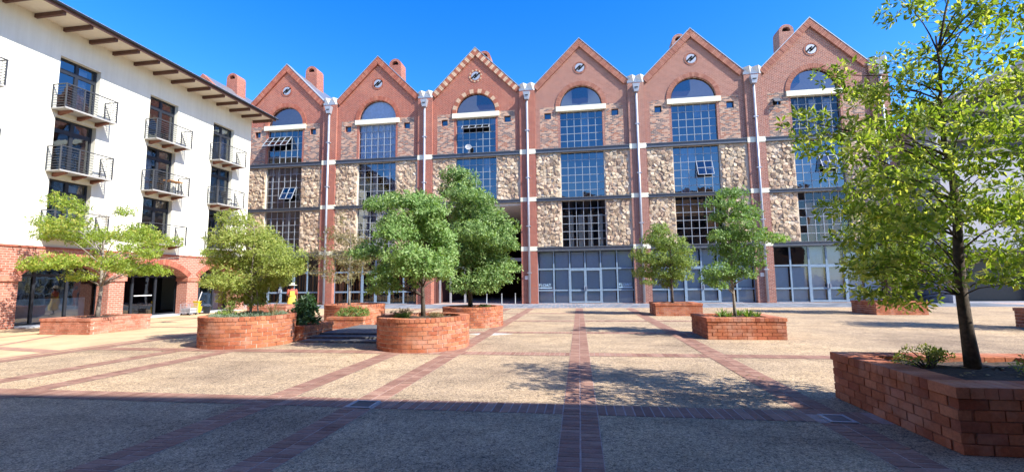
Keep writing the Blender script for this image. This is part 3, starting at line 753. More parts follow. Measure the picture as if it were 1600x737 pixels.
for y0, y1, (cy, cz, r, a) in ARCHES:
    m = MB(); n = 26
    for k in range(n):
        b0 = pi / 2 - a + 2 * a * (k + .05) / n; b1 = pi / 2 - a + 2 * a * (k + .95) / n; m.tint = rnd.random(); P = []
        for x in (.085, -.1):
            for rr, bb in ((r, b0), (r + .3, b0), (r + .3, b1), (r, b1)): P.append((x, cy + rr * cos(bb), cz + rr * sin(bb)))
        m.hexa(P)
    m.build('arch_ring', 'coping_brick_red', ap)
    # glazed shop behind the arch
    X = -.75; m = MB(); xs = [y0 - .1, y0 + (y1 - y0) * .30, y0 + (y1 - y0) * .66, y1 + .1]
    for y in xs: m.box(X - .05, X + .05, y - .05, y + .05, 0, 2.9)
    for z in (.02, 2.05, 2.8): m.box(X - .045, X + .045, xs[0] + .05, xs[-1] - .05, z, z + .1)
    f = m.build('shopfront', 'frame_dark', ap)
    dk = abs(cy - Yl(20.8)) < .5
    for k in range(3):
        if dk and k == 2: continue                       # the open doorway
        MB().quad((X, xs[k] + .05, .12), (X, xs[k + 1] - .05, .12), (X, xs[k + 1] - .05, 2.05), (X, xs[k] + .05, 2.05)).build('pane', 'door_glass', f, recalc=False)
    MB().quad((X, xs[0], 2.15), (X, xs[-1], 2.15), (X, xs[-1], 2.8), (X, xs[0], 2.8)).build('pane', 'door_glass', f, recalc=False)
    if not dk:
        MB().box(X - .5, X - .46, xs[0] + .1, xs[-1] - .1, 0, 1.1).build('screen', 'blind', f)
    else:
        MB().box(X + .03, X + .05, cy + .5, cy + .8, 2.3, 2.48).build('number_plate', 'sign_white', f)
        MB().box(X + .03, X + .06, xs[1] + .1, xs[2] - .2, 1.08, 1.13).build('door_handle', 'white_metal', f)
    MB().box(-.7, .55, y0 + .05, y1 - .05, 0, .045).build('step', 'pale_kerb', ap)
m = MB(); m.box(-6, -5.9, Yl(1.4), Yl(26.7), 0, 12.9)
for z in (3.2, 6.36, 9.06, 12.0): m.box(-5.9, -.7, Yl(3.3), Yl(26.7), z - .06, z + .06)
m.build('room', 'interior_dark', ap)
MB().box(-5.9, -.4, Yl(3.3), Yl(26.7), .0, .02).build('room_floor', 'interior_floor', ap)
# french windows and balconies
protoB = None
for ci, y in enumerate(COLS):
    yc = Yl(y)
    for si, (z0, z1) in enumerate(STO):
        m = MB(); X = -.26; h = WW / 2; zt = z1 - .55; w = .075
        m.box(X - .04, X + .04, yc - h, yc - h + w, z0, z1); m.box(X - .04, X + .04, yc + h - w, yc + h, z0, z1)
        m.box(X - .04, X + .04, yc - h + w, yc + h - w, z1 - w, z1); m.box(X - .04, X + .04, yc - h + w, yc + h - w, zt - .09, zt + .09)
        m.box(X - .045, X + .045, yc - .07, yc + .07, z0, z1 - w); m.box(X - .04, X + .04, yc - h + w, yc - .07, z0, z0 + .12); m.box(X - .04, X + .04, yc + .07, yc + h - w, z0, z0 + .12)
        f = m.build('french_window', 'frame_dark', ap)
        for a0, a1 in ((yc - h + w, yc - .07), (yc + .07, yc + h - w)):
            for q0, q1 in ((z0 + .12, zt - .09), (zt + .09, z1 - w)):
                MB().quad((X, a0, q0), (X, a1, q0), (X, a1, q1), (X, a0, q1)).build('pane', 'window_glass', f, recalc=False)
        if (ci + si) % 2 == 0:
            mm = MB(); n = 14; a0 = yc + (.1 if si != 1 else -.6)
            mm.loft([[(X - .25 + .03 * sin(q * 1.7), a0 + .55 * q / n, z) for q in range(n + 1)] for z in (z0 + .05, z1 - .1)], cap=False, closed=False); mm.build('curtain', 'curtain', f, recalc=False)
        # balcony: slab > brackets; railing of thin bars
        o = bpy.data.objects.new('balcony', None); COL.objects.link(o); o.parent = ap; o.location = (0, yc + .05, z0 - .02)
        D, B = .73, 1.06
        if protoB is None:
            s = MB(); s.box(.0, D, -B, B, -.05, 0); s.box(D - .005, D + .02, -B - .02, B + .02, -.06, .01); protoB = {'slab': s.mesh('slab', 'slab_concrete')}
            k = MB(); i0 = k.pts([(.0, -.06, -.05), (D - .08, -.06, -.05), (D - .08, -.06, -.10), (.0, -.06, -.22), (.0, .06, -.05), (D - .08, .06, -.05), (D - .08, .06, -.10), (.0, .06, -.22)])
            for q in ((0, 1, 2, 3), (7, 6, 5, 4), (0, 4, 5, 1), (1, 5, 6, 2), (2, 6, 7, 3), (3, 7, 4, 0)): k.face([i0 + e for e in q])
            protoB['bracket'] = k.mesh('bracket', 'rust')
            r = MB(); T = .02
            for yy in (-B, -.35, B): r.box(D - .045, D - .0, yy - T, yy + T, 0, 1.0)
            for yy in (-B, B): r.box(.0, .035, yy - T, yy + T, 0, 1.0)
            r.box(D - .05, D + .01, -B - T, B + T, 1.0, 1.035)
            for yy in (-B, B): r.box(0, D - .05, yy - T, yy + T, 1.0, 1.035)
            r.tube([(.03, B, .95), (D * .55, B, .08)], .014, 4)
            protoB['railing'] = r.mesh('railing', 'balcony_steel')
            rb = MB(); rb.box(D - .03, D - .014, -B, B, -.008, .008); protoB['rail_front'] = rb.mesh('rail', 'balcony_steel')
            rs = MB(); rs.box(0, D - .03, -.008, .008, -.008, .008); protoB['rail_side'] = rs.mesh('rail', 'balcony_steel')
            ps = MB(); ps.box(D - .04, D - .03, -.35, -.30, .05, .98); protoB['panel'] = ps.mesh('post', 'balcony_steel')
        inst('slab', protoB['slab'], o)
        for yy in (-.75, 0, .75): inst('bracket', protoB['bracket'], o, (0, yy, 0))
        inst('railing', protoB['railing'], o)
        for k in range(8):
            z = .1 + k * .112; inst('rail', protoB['rail_front'], o, (0, 0, z)); inst('rail', protoB['rail_side'], o, (0, -B, z)); inst('rail', protoB['rail_side'], o, (0, B, z))
# eaves
MB().box(-.2, 1.5, Yl(2), Yl(27.35), 12.86, 12.9).build('soffit', 'soffit_board', ap)
ra = MB().box(.0, 1.42, -.055, .055, -.17, 0).mesh('rafter', 'timber_brown')
y = 27.12
while y > 2.2: inst('rafter', ra, ap, (0, Yl(y), 12.86)); y -= 1.05
MB().box(1.47, 1.53, Yl(2), Yl(27.4), 12.80, 12.99).build('fascia', 'timber_brown', ap)
m = MB(); m.hexa([(1.62, Yl(1.8), 12.98), (1.62, Yl(27.5), 12.98), (-9, Yl(27.5), 13.95), (-9, Yl(1.8), 13.95), (1.62, Yl(1.8), 13.03), (1.62, Yl(27.5), 13.03), (-9, Yl(27.5), 14.0), (-9, Yl(1.8), 14.0)])
m.build('roof', 'white_metal', ap)
MB().tube([(1.6, Yl(1.8), 12.97), (1.6, Yl(27.5), 12.97)], .06, 8).build('gutter', 'frame_dark', ap)
# balcony furniture
def place_table(y, z, label):
    t = thing('balcony_table', label, 'table', (AX + .38, y, z))
    MB().box(-.22, .22, -.4, .4, .70, .74).build('table_top', 'interior_wood', t)
    for sx in (-1, 1):
        for sy in (-1, 1): MB().box(sx * .18 - .015, sx * .18 + .015, sy * .35 - .015, sy * .35 + .015, 0, .70).build('leg', 'balcony_steel', t)
place_table(20.95, 6.48, 'wooden topped table on the middle balcony of the second column from the corner')
t = thing('balcony_chair', 'dark metal chair on the middle balcony nearest the corner', 'chair', (AX + .36, 24.75, 6.48))
MB().box(-.2, .2, -.2, .2, .43, .46).build('seat', 'balcony_steel', t)
MB().hexa([(-.2, -.2, .5), (.2, -.2, .5), (.2, -.18, .5), (-.2, -.18, .5), (-.2, -.27, .88), (.2, -.27, .88), (.2, -.25, .88), (-.2, -.25, .88)]).build('backrest', 'balcony_steel', t)
for sx in (-1, 1):
    for sy in (-1, 1): MB().box(sx * .18 - .012, sx * .18 + .012, sy * .18 - .012, sy * .18 + .012, 0, .5 if sy < 0 else .43).build('leg', 'balcony_steel', t)

# ---------------------------------------------------------------- grey building on the right
rb = thing('grey_building', 'grey rendered building with a raking ribbed metal roof behind the big oak on the right', 'building', (22.4, 31.1, 0))
rk = lambda x: 12.2 + .474 * x
MB().plate([[(0, 0), (20, 0), (20, rk(20)), (0, rk(0))], rect(.5, 4.6, .1, 2.9), rect(5.0, 9.6, .1, 2.9), rect(10, 18, .1, 2.9), [(.4, 8.9), (19, 8.9), (19, rk(19) - .6), (.4, rk(.4) - .6)], rect(4.6, 6.2, 4.6, 7.6), rect(8, 12, 4.6, 7.6)], 0, .35).build('wall', 'grey_render', rb)
MB().box(0, .35, .36, 10, 0, 12.0).build('end_wall', 'grey_render', rb)
MB().box(.4, 18.2, .6, .7, 0, 3.0).build('shopfront', 'frame_dark', rb)
MB().plate([[(.3, 8.7), (19.2, 8.7), (19.2, rk(19.2) - .1), (.3, rk(.3) - .1)]], .42, .5).build('louvre_backing', 'dark_cladding', rb)
for k in range(9):
    z = 9.2 + k * .9; xa = max(.4, (z + .8 - 12.2) / .474)
    if xa < 18.5: MB().hexa([(xa, .1, z), (19, .1, z), (19, .3, z + .25), (xa, .3, z + .25), (xa, .1, z + .05), (19, .1, z + .05), (19, .3, z + .3), (xa, .3, z + .3)]).build('louvre', 'dark_cladding', rb)
for a0, a1 in ((4.6, 6.2), (8, 12)):
    f = MB().box(a0, a1, .3, .34, 4.6, 7.6).build('window', 'frame_dark', rb)
    n = max(2, round((a1 - a0) / .9))
    for k in range(n): MB().box(a0 + (a1 - a0) * k / n + .05, a0 + (a1 - a0) * (k + 1) / n - .05, .27, .29, 4.66, 7.54).build('pane', 'dark_cladding', f)
m = MB(); nr = 34
for k in range(nr):
    for (u0, u1, dz) in ((k, k + .55, 0), (k + .55, k + 1, .12)):
        xa, xb = -.9 + 21 * u0 / nr, -.9 + 21 * u1 / nr; P = []
        for e in (0, .05):
            for (x, y) in ((xa, -.85), (xb, -.85), (xb, 9), (xa, 9)): P.append((x, y, rk(x) + .1 + dz + e + .0))
        m.hexa(P)
m.build('roof', 'galvanised', rb)
MB().hexa([(-.95, -.9, rk(-.95) + .0), (20.2, -.9, rk(20.2)), (20.2, -.84, rk(20.2)), (-.95, -.84, rk(-.95)), (-.95, -.9, rk(-.95) + .16), (20.2, -.9, rk(20.2) + .16), (20.2, -.84, rk(20.2) + .16), (-.95, -.84, rk(-.95) + .16)]).build('fascia', 'dark_cladding', rb)
MB().box(-.2, 19, -1.1, 0, 3.0, 3.2).build('canopy', 'dark_cladding', rb)

# ---------------------------------------------------------------- building behind the viewer: it throws the long shade over the foreground
bb = thing('brick_building', 'tall plain brick building standing behind the viewpoint', 'building', (0, -.95, 0), rz=R(2.6))
HB = 14.25
MB().box(-34, 30, -9, 0, 0, HB - .3).build('wall', 'back_building', bb)
MB().box(-34.3, 30.3, -9.4, .32, HB - .3, HB).build('parapet', 'back_building', bb)
wm = MB().box(-.7, .7, .0, .05, 0, 1.8).mesh('window', 'frame_dark')
for k in range(-11, 11):
    for z in (4.5, 8.0, 11.5): inst('window', wm, bb, (k * 2.8, .0, z))

# ---------------------------------------------------------------- brick planters
def wedge(r0, r1, a, z, n=2, z0=0.0):
    """one curved brick centred on angle 0"""
    m = MB(); rings = []
    for k in range(n + 1):
        b = -a / 2 + a * k / n
        rings.append([(r1 * cos(b), r1 * sin(b), z0), (r0 * cos(b), r0 * sin(b), z0), (r0 * cos(b), r0 * sin(b), z), (r1 * cos(b), r1 * sin(b), z)])
    return m.loft(rings)
def soil_disc(loops, z, par):
    m = MB(); r = random.Random(3); n = len(loops); c = (sum(p[0] for p in loops) / n, sum(p[1] for p in loops) / n)
    rings = []
    for k in range(7):
        t = 1 - k / 6.5; rings.append([(c[0] + (p[0] - c[0]) * t, c[1] + (p[1] - c[1]) * t, z + .05 * (1 - t) + r.uniform(-.018, .022)) for p in loops])
    m.loft(rings, cap=False); m.face([len(m.v) - n + k for k in range(n)])
    return m.build('soil', 'soil', par, sm=True)
def round_planter(name, label, x, y, r, h, group, mat='planter_brick'):
    t = thing(name, label, 'planter', (x, y, 0), group)
    n = round(2 * pi * r / .243); cs = 8; p = h / cs; a = 2 * pi / n; g_ = .014
    me = wedge(r - .1, r, a - g_ / r, p - g_).mesh('brick', mat)
    cap = wedge(r - .23, r + .012, pi / n - g_ / r, p - g_ * .6).mesh('brick', mat)
    m = MB(); m.lathe([(r - .012, 0), (r - .012, h - .012), (r - .215, h - .012), (r - .215, h - .2)], n=48, cap=False); m.build('mortar', 'mortar', t, sm=False)
    for c in range(cs - 1):
        for k in range(n):
            b = a * (k + .5 * (c % 2)) + rnd.uniform(-.004, .004); e = rnd.uniform(-.004, .004)
            inst('brick', me, t, (e * cos(b), e * sin(b), p * c + g_ * .5), b)
    for k in range(2 * n): inst('brick', cap, t, (0, 0, p * (cs - 1) + rnd.uniform(-.002, .003)), a * k / 2 + rnd.uniform(-.003, .003))
    soil_disc([((r - .2) * cos(2 * pi * k / 28), (r - .2) * sin(2 * pi * k / 28)) for k in range(28)], h - .09, t)
    return t
def rect_planter(name, label, x0, x1, y0, y1, h, group, single=True, cope=.34, courses=5, mat='planter_brick', bw=.238, proud=.018, soil=True, mo='mortar'):
    t = thing(name, label, 'planter', ((x0 + x1) / 2, (y0 + y1) / 2, 0), group)
    X, Y_ = (x1 - x0) / 2, (y1 - y0) / 2; p = h / (courses + 1); gp = .014; dp = .105
    bricks = []                                            # (cx, cy, length, depth, z, height, alongX)
    for c in range(courses):
        for s in (-1, 1):
            for ax in (0, 1):
                A, Bq = (X, Y_) if ax == 0 else (Y_, X)
                through = (c % 2 == 0) == (ax == 0)
                a0, a1 = (-A, A) if through else (-A + dp + gp, A - dp - gp)
                n = max(1, round((a1 - a0) / bw)); w = (a1 - a0) / n; ed = [a0 + w * k for k in range(n + 1)]
                if not through: pass
                for q in range(len(ed) - 1):
                    ln = ed[q + 1] - ed[q] - gp
                    if ln < .03: continue
                    ca = (ed[q] + ed[q + 1]) / 2; cb = s * (Bq - dp / 2)
                    bricks.append(((ca, cb) if ax == 0 else (cb, ca), ln, dp, p * c + gp * .4, p - gp, ax))
    for s in (-1, 1):
        n = round(2 * (X + proud) / .112); w = 2 * (X + proud) / n
        for q in range(n): bricks.append(((-X - proud + w * (q + .5), s * (Y_ + proud - cope / 2)), w - .007, cope, p * courses, p, 0))
        n = round(2 * (Y_ + proud - cope) / .112); w = 2 * (Y_ + proud - cope) / n
        for q in range(n): bricks.append(((s * (X + proud - cope / 2), -Y_ - proud + cope + w * (q + .5)), w - .007, cope, p * courses, p, 1))
    def bm_(ln, dd, hh):
        m = MB(); c = .004; i = m.pts([(-ln / 2, -dd / 2, 0), (ln / 2, -dd / 2, 0), (ln / 2, dd / 2, 0), (-ln / 2, dd / 2, 0), (-ln / 2, -dd / 2, hh - c), (ln / 2, -dd / 2, hh - c), (ln / 2, dd / 2, hh - c), (-ln / 2, dd / 2, hh - c),
                                   (-ln / 2 + c, -dd / 2 + c, hh), (ln / 2 - c, -dd / 2 + c, hh), (ln / 2 - c, dd / 2 - c, hh), (-ln / 2 + c, dd / 2 - c, hh)])
        for q in ((0, 1, 5, 4), (1, 2, 6, 5), (2, 3, 7, 6), (3, 0, 4, 7), (4, 5, 9, 8), (5, 6, 10, 9), (6, 7, 11, 10), (7, 4, 8, 11), (8, 9, 10, 11), (0, 3, 2, 1)): m.face([i + e for e in q])
        return m
    cache = {}; J = MB()
    if len(bricks) > 300: bricks.sort(key=lambda b: hypot(b[0][0] + (x0 + x1) / 2, b[0][1] + (y0 + y1) / 2))
    for q, ((cx, cy), ln, dd, z, hh, ax) in enumerate(bricks):
        if single and q < 300:
            k = (round(ln, 3), dd, round(hh, 3))
            if k not in cache: cache[k] = bm_(*k).mesh('brick', mat)
            inst('brick', cache[k], t, (cx + rnd.uniform(-.003, .003), cy + rnd.uniform(-.003, .003), z), ax * pi / 2 + rnd.uniform(-.006, .006))
        else:
            J.tint = rnd.random(); e = rnd.uniform(-.003, .003)
            if ax == 0: J.box(cx - ln / 2, cx + ln / 2, cy - dd / 2 + e, cy + dd / 2 + e, z, z + hh)
            else: J.box(cx - dd / 2 + e, cx + dd / 2 + e, cy - ln / 2, cy + ln / 2, z, z + hh)
    if J.f: J.build('bricks', mat, t, 'stuff')
    e = .012; ic = cope - proud - .02
    m = MB(); m.plate([rect(-X + e, X - e, -Y_ + e, Y_ - e), rect(-X + ic, X - ic, -Y_ + ic, Y_ - ic)], 0, h - .012)
    m.v = [(a, z, d) for a, d, z in m.v]; m.build('mortar', mo, t)
    if soil:
        L = []
        for k in range(6): L.append((-X + ic - .01 + 2 * (X - ic + .01) * k / 6, -Y_ + ic - .01))
        for k in range(6): L.append((X - ic + .01, -Y_ + ic - .01 + 2 * (Y_ - ic + .01) * k / 6))
        for k in range(6): L.append((X - ic + .01 - 2 * (X - ic + .01) * k / 6, Y_ - ic + .01))
        for k in range(6): L.append((-X + ic - .01, Y_ - ic + .01 - 2 * (Y_ - ic + .01) * k / 6))
        soil_disc(L, h - .06, t)
    return t
RG, SG = 'round brick planters', 'rectangular brick planters'
round_planter('round_planter', 'round orange brick planter nearest the viewer, with bare soil round a dense green tree', -3.95, 11.17, 1.15, .78, RG)
round_planter('round_planter', 'round brick planter behind the front one, beside the pale spill on the paving', -3.95, 16.55, 1.12, .72, RG)
round_planter('round_planter', 'round brick planter on the left, carpeted with silvery groundcover round a staked tree', -9.05, 11.37, 1.17, .79, RG)
round_planter('round_planter', 'round brick planter with a thin sparse tree, behind the small low brick bed', -8.9, 17.05, 1.15, .80, RG)
rect_planter('square_planter', 'big square brick planter in the right foreground, half in shade', 3.38, 5.62, 4.77, 6.83, .60, SG, mo='mortar_dark')
rect_planter('square_planter', 'square brick planter with strap-leaved plants in front of the middle of the warehouse', 3.38, 5.36, 12.88, 14.65, .57, SG, mo='mortar_dark')
rect_planter('square_planter', 'square brick planter nearest the warehouse, behind the one with strap leaves', 3.36, 5.38, 21.1, 22.9, .55, SG, single=False)
rect_planter('square_planter', 'pinkish brick planter in front of the white building arcade', -18.25, -16.22, 13.0, 15.15, .54, SG, single=False, mat='planter_brick_pink')
rect_planter('square_planter', 'brick planter below the low leaves of the oak, in front of the last shopfront', 12.6, 14.6, 21.6, 23.4, .55, SG, single=False)
rect_planter('square_planter', 'brick planter cut by the right edge of the photo', 13.62, 15.67, 14.75, 16.6, .60, SG, single=False)
rect_planter('square_planter', 'brick planter behind the left round planter, beside the person in yellow', -15.75, -13.72, 19.6, 21.4, .60, SG, single=False, mat='planter_brick_pink')
rect_planter('low_planter', 'low brick bed holding a dark spiky shrub beside the left round planter', -8.8, -7.76, 11.9, 13.45, .42, 'low brick beds', courses=3, cope=.2)
rect_planter('low_planter', 'low brick bed full of pale leafy plants in front of the thin tree', -9.0, -7.62, 15.2, 16.1, .42, 'low brick beds', courses=3, cope=.2)
st = thing('steps', 'shallow grey slate steps between the round planters', 'steps', (-6.5, 13.4, 0))
for k, (ya, yb, z) in enumerate(((11.62, 12.12, .05), (12.13, 12.62, .10), (12.63, 15.2, .15))):
    n = 4
    for q in range(n):
        xa = -7.7 + 2.25 * q / n; MB().box(xa + .005 + 6.5, xa + 2.25 / n - .005 + 6.5, ya - 13.4, yb - 13.4, z - .06, z).build('slab', 'step_slate', st)

